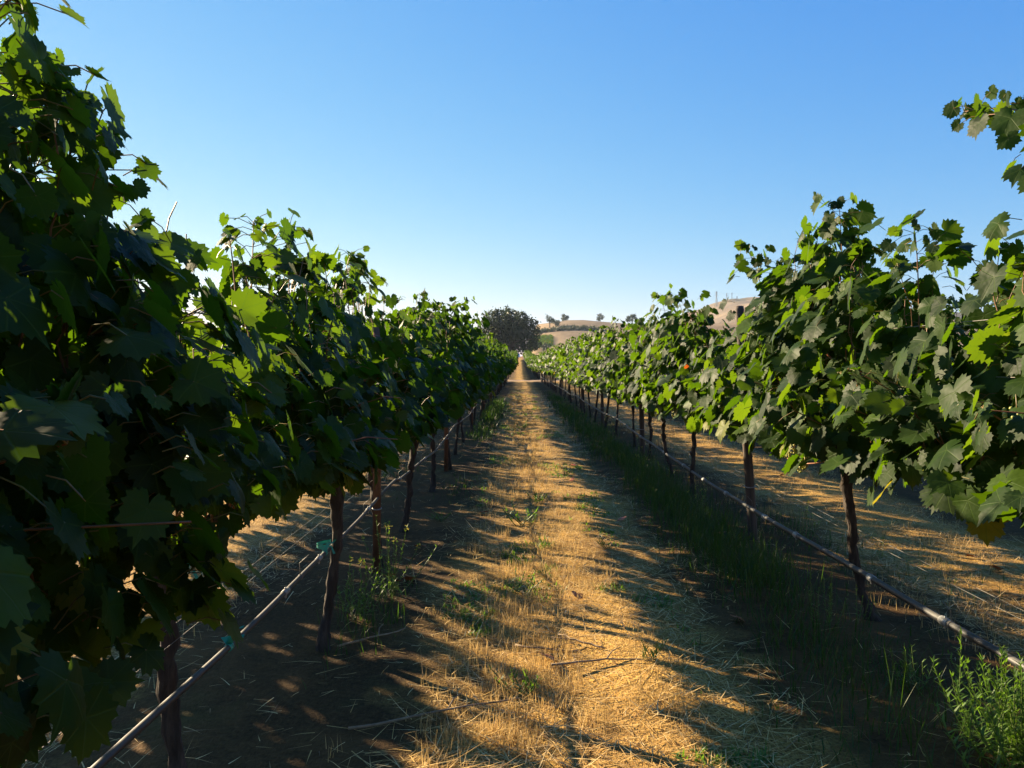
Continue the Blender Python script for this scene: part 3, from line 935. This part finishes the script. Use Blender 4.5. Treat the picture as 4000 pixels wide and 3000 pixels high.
STRAW_STOPS = [(0, (.13, .066, .020)), (.25, (.36, .20, .048)), (.6, (.62, .385, .105)), (1, (.80, .58, .24))]
M_STRAW = blade_material("straw", STRAW_STOPS, None, .5)
M_DRY = blade_material("dry grass", [(0, (.27, .15, .045)), (.5, (.54, .34, .105)), (1, (.72, .51, .20))], (.50, .34, .13), .6)
M_GRASS = blade_material("green grass", [(0, (.008, .022, .004)), (.5, (.015, .040, .006)), (.9, (.036, .075, .010)), (1, (.17, .13, .04))], (.08, .17, .010), .5)
M_WEED = blade_material("weed leaf", [(0, (.045, .10, .014)), (.6, (.075, .15, .02)), (1, (.11, .19, .035))], (.20, .38, .02), .5)

grng = np.random.default_rng(77)
def scatter(n, ylo, yhi, xlo, xhi, p=2.0):
    """positions denser near the camera: pdf ~ 1/y^p"""
    u = grng.random(n)
    if abs(p - 1) < 1e-6: y = ylo * (yhi / ylo) ** u
    else: y = (ylo ** (1 - p) + u * (yhi ** (1 - p) - ylo ** (1 - p))) ** (1 / (1 - p))
    x = grng.uniform(xlo, xhi, n)
    return x, y
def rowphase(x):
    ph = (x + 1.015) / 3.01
    return np.abs(ph - np.floor(ph) - .45)  # distance from the sunlit strip; straw thins beyond it, darkening the shaded lane sides

# lying straw
x, y = scatter(230000, 1.5, 45, -4.5, 6.5, 1.15)
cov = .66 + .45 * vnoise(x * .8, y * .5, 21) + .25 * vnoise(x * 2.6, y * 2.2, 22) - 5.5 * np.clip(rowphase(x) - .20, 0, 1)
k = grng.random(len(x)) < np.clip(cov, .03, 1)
x, y = x[k], y[k]; n = len(x)
grow = np.clip(y / 9, 1, 3.0)
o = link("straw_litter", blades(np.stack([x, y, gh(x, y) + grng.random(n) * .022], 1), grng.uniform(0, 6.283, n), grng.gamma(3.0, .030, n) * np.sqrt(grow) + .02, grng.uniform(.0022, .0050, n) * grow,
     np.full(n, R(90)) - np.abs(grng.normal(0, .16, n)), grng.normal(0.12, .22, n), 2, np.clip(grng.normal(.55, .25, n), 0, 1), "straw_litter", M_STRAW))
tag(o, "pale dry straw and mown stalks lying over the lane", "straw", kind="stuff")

# standing dry stubble: a band along the lane centre and patches in the next lane
def tufts(n, ylo, yhi, xf, per, spread, hgt, p=1.1):
    cx, cy = scatter(n, ylo, yhi, 0, 1, p)
    cx = xf(cy, n)
    m_ = grng.integers(per // 2, per * 3 // 2, n)
    X = np.repeat(cx, m_) + grng.normal(0, spread, m_.sum()); Y = np.repeat(cy, m_) + grng.normal(0, spread, m_.sum())
    H = np.repeat(hgt * grng.uniform(.6, 1.35, n), m_) * grng.uniform(.5, 1.25, m_.sum())
    return X, Y, H
X1, Y1, H1 = tufts(1300, 2.2, 40, lambda yy, n: grng.normal(.10, .22, n), 16, .035, .085)
X2, Y2, H2 = tufts(1500, 2.5, 40, lambda yy, n: grng.uniform(-.35, .75, n), 8, .05, .055)
X3, Y3, H3 = tufts(1100, 3.0, 30, lambda yy, n: grng.uniform(2.2, 4.6, n), 10, .05, .085)
X4, Y4, H4 = tufts(260, 4.0, 30, lambda yy, n: grng.uniform(-3.2, -1.7, n), 10, .05, .10)
X = np.concatenate([X1, X2, X3, X4]); Y = np.concatenate([Y1, Y2, Y3, Y4]); H = np.concatenate([H1, H2, H3, H4]); n = len(X)
kk = vnoise(X * 2.2, Y * 1.1, 51) + .5 * vnoise(X * 6, Y * 4, 52) > -.25
X, Y, H = X[kk], Y[kk], H[kk]; n = len(X)
o = link("dry_grass", blades(np.stack([X, Y, gh(X, Y) - .005], 1), grng.uniform(0, 6.283, n), H, grng.uniform(.0018, .0036, n) * np.clip(Y / 8, 1, 3), np.abs(grng.normal(.12, .16, n)), grng.normal(.35, .35, n), 3, grng.random(n), "dry_grass", M_DRY))
tag(o, "standing dry golden grass along the middle of the lane", "dry grass", kind="stuff")

# green grass under the sunlit row and patches elsewhere
def gpatch(n, xm, xs, ym, ys_, h):
    return grng.normal(xm, xs, n), grng.normal(ym, ys_, n), h * grng.uniform(.4, 1.2, n)
xs, ys = scatter(20000, 2.6, 40, 0, 1, 1.0)
xg = 1.995 - .38 + grng.normal(0, .20, len(xs))
dens = .16 + .95 * vnoise(ys * .45, xs * 0 + 2, 31) + .3 * vnoise(xg * 3, ys * 1.5, 33)
dens *= np.where(ys < 4.6, .12, 1) * np.where(ys > 24, .45, 1)
k = grng.random(len(xs)) < np.clip(dens, 0, 1)
G = [(xg[k], ys[k], (.11 + .12 * np.clip(vnoise(xg[k] * 2, ys[k] * .8, 35) + .4, 0, 1)) * grng.uniform(.5, 1.5, k.sum()))]
for a in ((700, 1.62, .16, 5.4, .35, .24), (900, 1.55, .18, 6.6, .6, .26), (900, 1.60, .18, 8.4, .8, .25), (700, 1.65, .15, 11, 1.2, .25), (420, 1.5, .16, 4.2, .35, .15), (380, 1.75, .22, 3.7, .4, .13), (200, 1.3, .2, 3.3, .3, .10), 
          (900, -.72, .13, 22, 1.6, .32), (700, -.70, .12, 27, 1.5, .34), (500, -.75, .15, 17, 1.3, .16), (260, -.85, .10, 4.7, .35, .12), (160, -.7, .1, 9.5, .6, .10),
          (500, 1.5, .2, 17, 2, .28), (700, 1.5, .2, 24, 3, .3), (260, 2.35, .2, 7.0, .6, .14), (220, 2.8, .3, 5.6, .5, .07), (220, 3.1, .3, 6.5, .7, .06), (300, -1.9, .25, 11, .8, .13)):
    G.append(gpatch(*a))
X = np.concatenate([q[0] for q in G]); Y = np.concatenate([q[1] for q in G]); H = np.concatenate([q[2] for q in G]); n = len(X)
o = link("grass", blades(np.stack([X, Y, gh(X, Y) - .005], 1), grng.uniform(0, 6.283, n), H, grng.uniform(.003, .0065, n) * np.clip(Y / 9, 1, 2.5), np.abs(grng.normal(.15, .2, n)), grng.normal(.55, .4, n), 3, grng.random(n), "grass", M_GRASS))
tag(o, "green uncut grass growing in the shade under the sunlit row", "grass", kind="stuff")

# low green cover specks along the lane (too small to count)
x, y = scatter(8000, 2.5, 45, -.45, .95, 1.0)
k = vnoise(x * 1.7, y * .8, 41) + .4 * vnoise(x * 5, y * 4, 42) > .36
x, y = x[k], y[k]; n = len(x)
m_ = 6
X = np.repeat(x, m_) + grng.normal(0, .02, n * m_); Y = np.repeat(y, m_) + grng.normal(0, .02, n * m_)
o = link("ground_cover", blades(np.stack([X, Y, gh(X, Y)], 1), grng.uniform(0, 6.283, n * m_), grng.uniform(.02, .06, n * m_), grng.uniform(.006, .012, n * m_) * np.clip(Y / 12, 1, 2), np.abs(grng.normal(.8, .3, n * m_)), grng.normal(.5, .3, n * m_), 2, grng.random(n * m_), "ground_cover", M_WEED))
tag(o, "small green weeds spotted through the dry lane", "weeds", kind="stuff")

# individual weeds -------------------------------------------------
def leafy_weed(seed, nst, h, spread, leafl, leafw, flowers=0, upright=.25, step=.022):
    """a bushy weed: many stems with narrow leaves set all round; returns stem mesh and leaf mesh"""
    rng = np.random.default_rng(seed)
    sm = MB(); fls = []
    P0, AZ, LN, WD, LE, CU = [], [], [], [], [], []
    for s_ in range(nst):
        az = rng.uniform(0, 6.283); ln = h * rng.uniform(.6, 1.15); le = abs(rng.normal(upright, .2))
        b = np.array([rng.normal(0, spread * .3), rng.normal(0, spread * .3), -.01])
        e_ = b + np.array([math.cos(az) * math.sin(le) * ln, math.sin(az) * math.sin(le) * ln, math.cos(le) * ln])
        mid = (b + e_) / 2 + np.array([math.cos(az), math.sin(az), 0]) * ln * .08
        nseg = max(6, int(ln / step))
        P = bez(b, mid, e_, nseg)
        sm.tube(P[::2] if nseg > 8 else P, .0022, 4, 0, False)
        for i in range(2, nseg):
            t = i / nseg
            for q in range(2 if t < .9 else 4):
                P0.append(P[i]); AZ.append(rng.uniform(0, 6.283)); f = (1 - .55 * t) * rng.uniform(.7, 1.2)
                LN.append(leafl * f); WD.append(leafw * f); LE.append(.55 + .5 * (1 - t) + rng.normal(0, .2)); CU.append(rng.normal(.5, .3))
        if flowers and rng.random() < flowers:
            fl = MB(); fls.append(fl)
            for q in range(7):
                c = P[-1] + rng.normal(0, .007, 3) + np.array([0, 0, -.012 * (q // 3)])
                for w_ in range(4):
                    a = w_ * math.pi / 2 + rng.random()
                    d = np.array([math.cos(a), math.sin(a), .3]) * .007; d2 = np.array([-math.sin(a), math.cos(a), 0]) * .003
                    fl.add([c, c + d + d2, c + d * 1.3, c + d - d2], [[0, 1, 2, 3]])
    n = len(P0)
    lm = blades(np.array(P0), np.array(AZ), np.array(LN), np.array(WD), np.array(LE), np.array(CU), 2, rng.random(n), "leaves", M_WEED)
    return sm.mesh("stem", [M_STEM]), lm, [fl.mesh("flower", [M_YELLOW], False) for fl in fls]
def weed(x, y, meshes, label, cat="weed", rz=0., s=1., group=None):
    e = empty("weed", (x, y, float(gh(x, y))), rz); e.scale = (s, s, s)
    tag(e, label, cat, group)
    link("stem", meshes[0], e); link("leaves", meshes[1], e)
    for f in meshes[2]: link("flower", f, e)
    return e
weed(1.87, 2.93, leafy_weed(1, 95, .40, .34, .062, .016, 0, .42), "bushy bright green weed in the lower corner beside the thick pipe", s=.92)
weed(1.78, 3.60, leafy_weed(15, 12, .22, .14, .04, .009, 0, .5), "low dim green weed just behind the bushy bright weed near the pipe")
weed(1.72, 4.42, leafy_weed(2, 9, .36, .10, .035, .008, 0, .18), "spindly upright weed with sunlit tips by the leaning bare trunk")
weed(1.92, 4.52, leafy_weed(3, 4, .22, .06, .035, .008, 0, .2), "small pale weed at the foot of the leaning bare trunk")
MUST = leafy_weed(4, 13, .52, .14, .045, .012, .8, .35, .03)
weed(-.80, 5.05, MUST, "tall wiry mustard weed with yellow flowers in front of the first rusty post")
weed(-.92, 4.55, leafy_weed(5, 16, .34, .16, .05, .014, .15, .45, .03), "spreading green weed in deep shade behind the thick taped trunk")
MUST2 = leafy_weed(6, 8, .45, .12, .04, .010, .7, .3, .03)
for (x, y, rz, s, lab) in ((1.7, 11.0, 1, .95, "yellow flowered weed by the second slanting trunk of the sunlit row"), (1.65, 14.6, 2, 1.1, "yellow flowered weed past the second dark post of the sunlit row"),
                           (2.35, 6.6, 3, .75, "yellow flowered weed in the sun behind the tall dark post"), (2.75, 6.1, 4, .5, "short yellow flowered weed in the dry strip behind the wires"), (1.75, 7.6, 5, .8, "yellow flowered weed in grass between the tall dark post and the next trunk")):
    weed(x, y, MUST2, lab, rz=rz, s=s)
TUFT = [leafy_weed(10 + i, 9, .13, .08, .045, .011, .1, .75, .022) for i in range(3)]
TL = ["rounded green weed in a shaded hollow of the mid lane, lowest of the lane weeds", "bright little weed on the sunny lane amid straw below the dry tussock", "green weed clump in the lane, widest of the lane weeds", "small green weed at the shadow edge on the lane",
      "pale green weed in the lane centre near a finger of shade", "tiny weed on the lane's sunny strip", "green weed among dry stubble far up the lane", "weed on the lane where the shadows meet", "flat rosette weed by the shaded wheel track",
      "green lane weed beyond the widest clump"]
for i, (px, py, s) in enumerate(((1125, 1490, 1.0), (1415, 1430, .7), (1135, 1130, 1.5), (1310, 1190, .75), (1175, 1185, .7), (1225, 1030, .7), (1130, 925, 1.6), (1130, 1268, 1.0), (945, 1125, .8), (1160, 1085, 1.2))):
    D = EYE * 1736 / (py - 787); weed((px - 1120) * D / 1736, D, TUFT[i % 3], TL[i], rz=i * 1.3, s=s * 1.35)

# fallen red leaves and twigs
def curled_leaf(seed):
    rng = np.random.default_rng(seed)
    V, F, uv = leaf_template(1, rng)
    V = V * .055; V[:, 2] += .02
    return np_mesh("fallen_leaf", V, F.ravel(), np.full(len(F), 3), [M_REDLEAF], None, True, uv, np.full(len(F), .5))
FL = [curled_leaf(i) for i in range(3)]
for i, (px, py) in enumerate(((1247, 1290), (1045, 1112), (1240, 1008), (1238, 1040), (1560, 1160), (1590, 1340), (2100, 1205), (2155, 1233), (1690, 1030), (860, 1270), (885, 1262), (838, 1258), (1052, 835), (1345, 1128), (905, 1190), (1180, 1420))):
    D = EYE * 1736 / (py - 787); X_ = (px - 1120) * D / 1736
    o = link("fallen_leaf", FL[i % 3], None, (X_, D, float(gh(X_, D)) + .012))
    o.rotation_euler = (prng.uniform(-.5, .5), prng.uniform(-.5, .5), prng.uniform(0, 6)); s = prng.uniform(.7, 1.2); o.scale = (s, s, s)
    tag(o, "small curled rust red leaf fallen on the straw", "fallen leaf", "fallen red leaves on the straw")
TWL = ["dark crooked twig lying in the shaded wheel track", "pale broken stalk lying on the sunny straw", "brown twig across the straw at the shadow's edge", "grey twig beside the taped trunk's shadow", "short pale stick in the lane centre"]
for i, (px, py, ln, az) in enumerate(((940, 1545, .75, .45), (1180, 1400, .34, -.4), (1300, 1440, .5, .2), (800, 1390, .42, .8), (1250, 1395, .3, 2.5))):
    D = EYE * 1736 / (py - 787); X_ = (px - 1120) * D / 1736
    rg = np.random.default_rng(900 + i); t = np.linspace(-.5, .5, 8)
    P = np.stack([t * ln, rg.normal(0, .012, 8).cumsum(), .012 + .006 * rg.random(8)], 1)
    mb = MB(); mb.tube(P, np.linspace(.006, .003, 8), 6)
    mb.tube([P[4], P[4] + np.array([.05, .06, .015]), P[4] + np.array([.10, .09, .02])], [.0035, .003, .002], 5)
    o = link("twig", mb.mesh("twig", [M_TWIG]), None, (X_, D, float(gh(X_, D)) + .01)); o.rotation_euler = (0, 0, az)
    tag(o, TWL[i], "twig")

# ---------------------------------------------------------------- trees
def tree_leaf_mat(name, a, b, tr):
    m, t, o = mat(name); n = N(t)
    c = n.ramp(n.attr("rnd"), [(0, a), (1, b)])
    s1 = n.bsdf(c, .55, .35)
    s2 = n.new("ShaderNodeBsdfTranslucent"); n.put(s2.inputs[0], (*tr, 1))
    mx = n.new("ShaderNodeMixShader"); mx.inputs[0].default_value = .25
    t.links.new(s1, mx.inputs[1]); t.links.new(s2.outputs[0], mx.inputs[2]); t.links.new(mx.outputs[0], o.inputs[0])
    return m
M_OAK = tree_leaf_mat("oak leaf", (.012, .020, .008), (.034, .046, .014), (.05, .075, .014))
M_TREE = tree_leaf_mat("far tree leaf", (.018, .026, .012), (.042, .052, .022), (.05, .07, .02))
M_TBARK = noise_material("tree bark", [(.3, (.05, .038, .028)), (.7, (.13, .10, .08))], 3, (1, 1, .3), .9, .6, .05)

def crown_mesh(name, seed, lobes, per, leaf, m):
    """lobes: (x,y,z,rx,ry,rz); leaf clumps fill each lobe mainly near its skin"""
    rng = np.random.default_rng(seed)
    pos, rn = [], []
    for (x, y, z, a, b, c) in lobes:
        k = int(per * (a * b * c) ** (2 / 3))
        nclump = max(6, k // 14)
        d = rng.standard_normal((nclump, 3)); d /= np.linalg.norm(d, axis=1)[:, None]
        rr = rng.uniform(.55, 1.05, nclump) ** .7
        cc = d * rr[:, None] * np.array([a, b, c]) + np.array([x, y, z])
        kk = rng.integers(8, 20, nclump)
        pos.append(np.repeat(cc, kk, 0) + rng.normal(0, leaf * 1.35, (kk.sum(), 3)))
        rn.append(np.clip(np.repeat(rng.uniform(.1, .9, nclump), kk) + rng.normal(0, .12, kk.sum()), 0, 1))
    P = np.concatenate(pos); rnd = np.concatenate(rn); n = len(P)
    u = rng.standard_normal((n, 3)); u /= np.linalg.norm(u, axis=1)[:, None]
    v = np.cross(u, rng.standard_normal((n, 3))); v /= np.linalg.norm(v, axis=1)[:, None]
    s = leaf * rng.uniform(.6, 1.3, n)[:, None]
    V = np.stack([P - u * s, P + v * s * .6, P + u * s, P - v * s * .6], 1).reshape(-1, 3)
    F = np.arange(n * 4).reshape(-1, 4)
    return np_mesh(name, V, F, np.full(n, 4), [m], None, False, None, rnd)

def tree(loc, height, width, seed, label, lobes=None, leaf=.3, per=60, m=None, group=None, cat="tree", limbs=7, lean=0.0, trunk_r=None, base_h=.25):
    rng = np.random.default_rng(seed)
    e = empty("oak_tree" if cat == "oak tree" else "tree", loc)
    tag(e, label, cat, group)
    if lobes is None:
        lobes = []
        for k in range(9):
            a = rng.uniform(0, 6.283); r = rng.uniform(.1, .46) * width
            zc = height * rng.uniform(base_h + .12, .84)
            s = width * rng.uniform(.11, .25)
            lobes.append((math.cos(a) * r + lean * zc, math.sin(a) * r, zc, s, s, s * rng.uniform(.6, .9)))
    mb = MB()
    tr = trunk_r or height * .035
    mb.tube([(0, 0, -.5), (.02 * height, 0, height * .12), (lean * height * .3, .01 * height, height * .28), (lean * height * .5, 0, height * .5)], [tr * 1.4, tr, tr * .8, tr * .5], 8, 0, True, .1, rng)
    for k in range(min(limbs, len(lobes))):
        l = lobes[k]; c = np.array(l[:3])
        b = np.array([lean * height * .25, 0, height * rng.uniform(.16, .34)])
        mb.tube(bez(b, (b + c) / 2 + np.array([0, 0, .08 * height]), c, 7), np.linspace(tr * .55, tr * .12, 7), 6, 0, True, .1, rng)
    link("trunk", mb.mesh("trunk", [M_TBARK]), e)
    link("crown", crown_mesh("crown", seed + 1, lobes, per, leaf, m or M_TREE), e)
    return e

# the big oak at the end of the lane. picture outline turned into lobes at its own distance
OY = 252.0
K = OY / 1736.0
oz0 = float(gh(-3, OY))
def ol(px, py, r, dy=0, rz=None):   # lobe at a point of the oak, metres from its own base
    return ((px - 1100) * K, dy, (772 - py) * K, r, r, rz or r * .8)
oak_lobes = []
orng = np.random.default_rng(3)
for (px, py, r) in ((1058, 690, 2.6), (1075, 682, 2.4), (1098, 679, 2.7), (1110, 682, 2.2), (1128, 690, 2.5), (1145, 702, 2.2), (1046, 706, 2.4), (1042, 722, 2.2), (1152, 716, 2.2), (1155, 733, 2.0), (1048, 740, 2.2), (1150, 750, 2.1), (1062, 705, 3.0), (1085, 700, 3.4), (1110, 703, 3.4), (1132, 712, 3.0),
                    (1065, 728, 3.0), (1090, 725, 3.2), (1115, 728, 3.2), (1138, 735, 2.8), (1075, 748, 2.6), (1100, 748, 2.8), (1125, 750, 2.6), (1090, 762, 1.6), (1112, 763, 1.6), (1135, 760, 1.7), (1060, 755, 1.7), (1160, 746, 1.2), (1158, 698, .8)):
    oak_lobes.append(ol(px, py, r * .86, orng.uniform(-4.5, 4.5)))
for k in range(9):
    a = k * .7
    oak_lobes.append((math.cos(a) * 4, (-1) ** k * 5.5 * abs(math.sin(a + .6)), 5 + (k % 3) * 2.6, 2.6, 2.6, 2.2))
tree(((1100 - 1120) * K, OY, oz0), 13.5, 18, 31, "great rounded dark green oak standing at the end of the lane", oak_lobes, .33, 125, M_OAK, cat="oak tree", limbs=26, trunk_r=.7)

def at(px, py, D):      # a point of the picture (2212 px wide measure) at distance D
    return ((px - 1120) * D / 1736, D, EYE + (787 - py) * D / 1736)
def hill_tree(px, D, hpx, wpx, seed, label, **kw):
    x = (px - 1120) * D / 1736
    z = float(hillh(x, D))
    return tree((x, D, z - .2), hpx * D / 1736, wpx * D / 1736, seed, label, **kw)
hill_tree(1187, 640, 30, 19, 51, "tall open tree on the golden slope, paired with a rounder one", leaf=.42, per=40, base_h=.3)
hill_tree(1200, 645, 24, 19, 52, "round dark tree on the golden slope, paired with a taller one", leaf=.42, per=60, base_h=.05)
hill_tree(1176, 470, 13, 19, 53, "low spreading tree on the tan slope close beside the big oak", leaf=.35, per=60, base_h=.0)
hill_tree(1222, 760, 14, 15, 54, "faint rounded tree on the ridge half hidden by a curling vine shoot", leaf=.5, per=60, base_h=.05)
hill_tree(1140, 900, 7, 10, 59, "tiny far tree on the ridge just clear of the oak's crown", leaf=.5, per=50, base_h=.05)
hill_tree(1296, 820, 24, 16, 55, "hazy tall tree on the ridge behind the sunlit row, standing alone", leaf=.5, per=45)
hill_tree(1356, 830, 22, 11, 56, "slender hazy tree, thinnest of the ridge trees above the sunlit row", leaf=.5, per=40)
hill_tree(1366, 840, 27, 13, 57, "tallest hazy tree of the ridge cluster above the sunlit row", leaf=.5, per=40)
hill_tree(1376, 835, 20, 12, 58, "short hazy tree ending the ridge cluster above the sunlit row", leaf=.5, per=45)

# scrub line along the slope and the green vineyard on the far slope
def strip_clumps(name, pts, r, per, m, seed):
    rng = np.random.default_rng(seed); P = []
    for (x, y) in pts:
        P.append((x, y, float(hillh(x, y)) + r * .4, r * rng.uniform(.7, 1.3), r * rng.uniform(.7, 1.3), r * rng.uniform(.5, .9)))
    return link(name, crown_mesh(name, seed, P, per, r * .22, m))
sc = [((px - 1120) * 600 / 1736, 600 + 6 * math.sin(px * .3)) for px in np.arange(1146, 1300, 1.6)]
tag(strip_clumps("scrub", sc, 2.0, 22, M_TREE, 71), "low dark scrub following a line across the golden slope", "scrub", kind="stuff")
rows = []
for D in np.arange(490, 560, 6.0):
    for px in np.arange(1146, 1192, 1.5):
        rows.append(((px - 1120) * D / 1736, D))
tag(strip_clumps("far_vineyard", rows, 1.3, 14, M_LEAF_FAR, 72), "distant green vineyard block on the foot of the slope beside the oak", "vineyard", kind="stuff")

# blue heap and thin white stake on the bank
bx, by = (1116 - 1120) * 214 / 1736, 214.0
e = empty("tarpaulin_heap", (bx, by, float(gh(bx, by))))
tag(e, "small heap of blue and white plastic sheeting on the dirt bank at the lane's end", "plastic heap")
def lump(seed, c, r, m, nm):
    rng = np.random.default_rng(seed); mb = MB(); V = []; F = []
    nu, nv = 12, 7
    for j in range(nv):
        for i in range(nu):
            a = i / nu * 6.283; b = j / (nv - 1) * 1.5
            q = 1 + rng.normal(0, .12)
            V.append((c[0] + r[0] * q * math.cos(a) * math.cos(b), c[1] + r[1] * q * math.sin(a) * math.cos(b), c[2] + r[2] * q * math.sin(b)))
    for j in range(nv - 1):
        for i in range(nu): F.append([j * nu + i, j * nu + (i + 1) % nu, (j + 1) * nu + (i + 1) % nu, (j + 1) * nu + i])
    mb.add(V, F); link(nm, mb.mesh(nm, [m]), e)
lump(1, (.25, 0, 0), (.75, .6, .9), M_BLUE, "blue_sheet"); lump(2, (-.65, -.2, 0), (.55, .5, .45), M_PALE, "white_sheet"); lump(3, (.6, -.5, 0), (.35, .3, .5), M_PALE, "white_sheet")
mb = MB(); mb.tube([(0, 0, -.2), (0, 0, 1.6)], .05, 8); mb.box((0, 0, 1.62), (.13, .13, .06))
o = link("marker_stake", mb.mesh("marker_stake", [M_PALE]), None, ((1112 - 1120) * 232 / 1736, 232, float(gh(-1, 232))))
tag(o, "thin white stake on the bank before the oak", "stake")

# ---------------------------------------------------------------- pylons
def pylon_parts(h):
    body = MB(); w0 = h * .17; w1 = h * .035; zk = h * .62
    def wd(z): return (w0 + (w1 - w0) * min(z / zk, 1)) if z < zk else w1
    t = h * .011
    lv = [0, .16, .30, .42, .53, .62, .71, .80, .89, 1.0]
    for sx in (-1, 1):
        for sy in (-1, 1):
            body.tube([(sx * wd(q * h) / 2, sy * wd(q * h) / 2, q * h) for q in lv], t, 4)
    for a, b in zip(lv[:-1], lv[1:]):
        za, zb = a * h, b * h; A, B = wd(za) / 2, wd(zb) / 2
        for (p, q) in (((-1, -1), (1, -1)), ((1, -1), (1, 1)), ((1, 1), (-1, 1)), ((-1, 1), (-1, -1))):
            body.tube([(p[0] * A, p[1] * A, za), (q[0] * B, q[1] * B, zb)], t * .6, 3)
            body.tube([(q[0] * A, q[1] * A, za), (p[0] * B, p[1] * B, zb)], t * .6, 3)
    arms = []
    for z, l in ((.70, .13), (.82, .11), (.94, .09)):
        mb = MB()
        for s_ in (-1, 1):
            mb.tube([(s_ * w1 / 2, 0, z * h), (s_ * l * h, 0, z * h + .012 * h)], t * .8, 4)
            mb.tube([(s_ * w1 / 2, 0, z * h + .05 * h), (s_ * l * h, 0, z * h + .012 * h)], t * .7, 4)
            mb.tube([(s_ * l * h, 0, z * h + .012 * h), (s_ * l * h, 0, z * h - .03 * h)], t * .6, 4)
        arms.append(mb.mesh("crossarm", [M_PYLON]))
    return body.mesh("lattice_tower", [M_PYLON]), arms
PYL = pylon_parts(34.0)
pyl = []
for (px, top, bot, D, lab) in ((1546, 630, 660, 1950, "tallest lattice pylon, standing apart at the crest's near end"), (1568, 634, 658, 2060, "slim lattice pylon between the lone tall one and the next tall one"),
                               (1579, 633, 658, 1990, "tall lattice pylon between two slimmer ones on the crest"), (1590, 640, 660, 2100, "short lattice pylon closest to the tall dark post")):
    x = (px - 1120) * D / 1736; z = float(hillh(x, D)) - 1
    h = EYE + (787 - top) * D / 1736 - z
    e = empty("power_pylon", (x, D, z), .5); s = h / 34.0
    e.scale = (s * (1.0 if h > 20 else 1), s, s)
    tag(e, lab, "pylon", "pylons on the brown hill")
    link("lattice_tower", PYL[0], e)
    for a in PYL[1]: link("crossarm", a, e)
    pyl.append((x, D, z, h))
def cable(a, b, sag, label):
    t = np.linspace(0, 1, 16)[:, None]
    P = np.array(a) * (1 - t) + np.array(b) * t; P[:, 2] -= (4 * t * (1 - t))[:, 0] * sag
    mb = MB(); mb.tube(P, .10, 4)
    tag(link("power_cable", mb.mesh("power_cable", [M_PYLON])), label, "cable")
pa, pb = pyl[0], pyl[2]
end = (260.0, 1500.0, 62.0)
cable((pa[0], pa[1], pa[2] + pa[3] * .95), (end[0], end[1], end[2] + 20), 6, "upper thin cable sloping down from the tallest pylon")
cable((pa[0], pa[1], pa[2] + pa[3] * .72), (end[0], end[1], end[2] + 10), 6, "lower thin cable sloping down from the tallest pylon")
cable((pa[0], pa[1], pa[2] + pa[3] * .93), (pb[0], pb[1], pb[2] + pb[3] * .93), 2, "short cable strung between the two tall pylons")
cable((pb[0], pb[1], pb[2] + pb[3] * .93), (pb[0] + 260, pb[1] + 40, pb[2] + pb[3] * .6), 4, "cable leaving the second tall pylon behind the dark post")

# ---------------------------------------------------------------- haze
def haze(dens):
    mb = MB()
    lo = np.array([-2800., -100., -8.]); hi = np.array([2800., 4300., 205.])
    mb.box((lo + hi) / 2, hi - lo)
    m, t, o = mat("haze"); n = N(t)
    v = n.new("ShaderNodeVolumePrincipled")
    v.inputs["Color"].default_value = (.62, .80, 1.0, 1); v.inputs["Density"].default_value = dens; v.inputs["Anisotropy"].default_value = .3
    t.links.new(v.outputs[0], o.inputs["Volume"])
    h_ = link("haze", mb.mesh("haze", [m], False)); tag(h_, "thin pale summer haze over the far hills", "haze", kind="stuff")
HAZE = 0.00007
if HAZE: haze(HAZE)
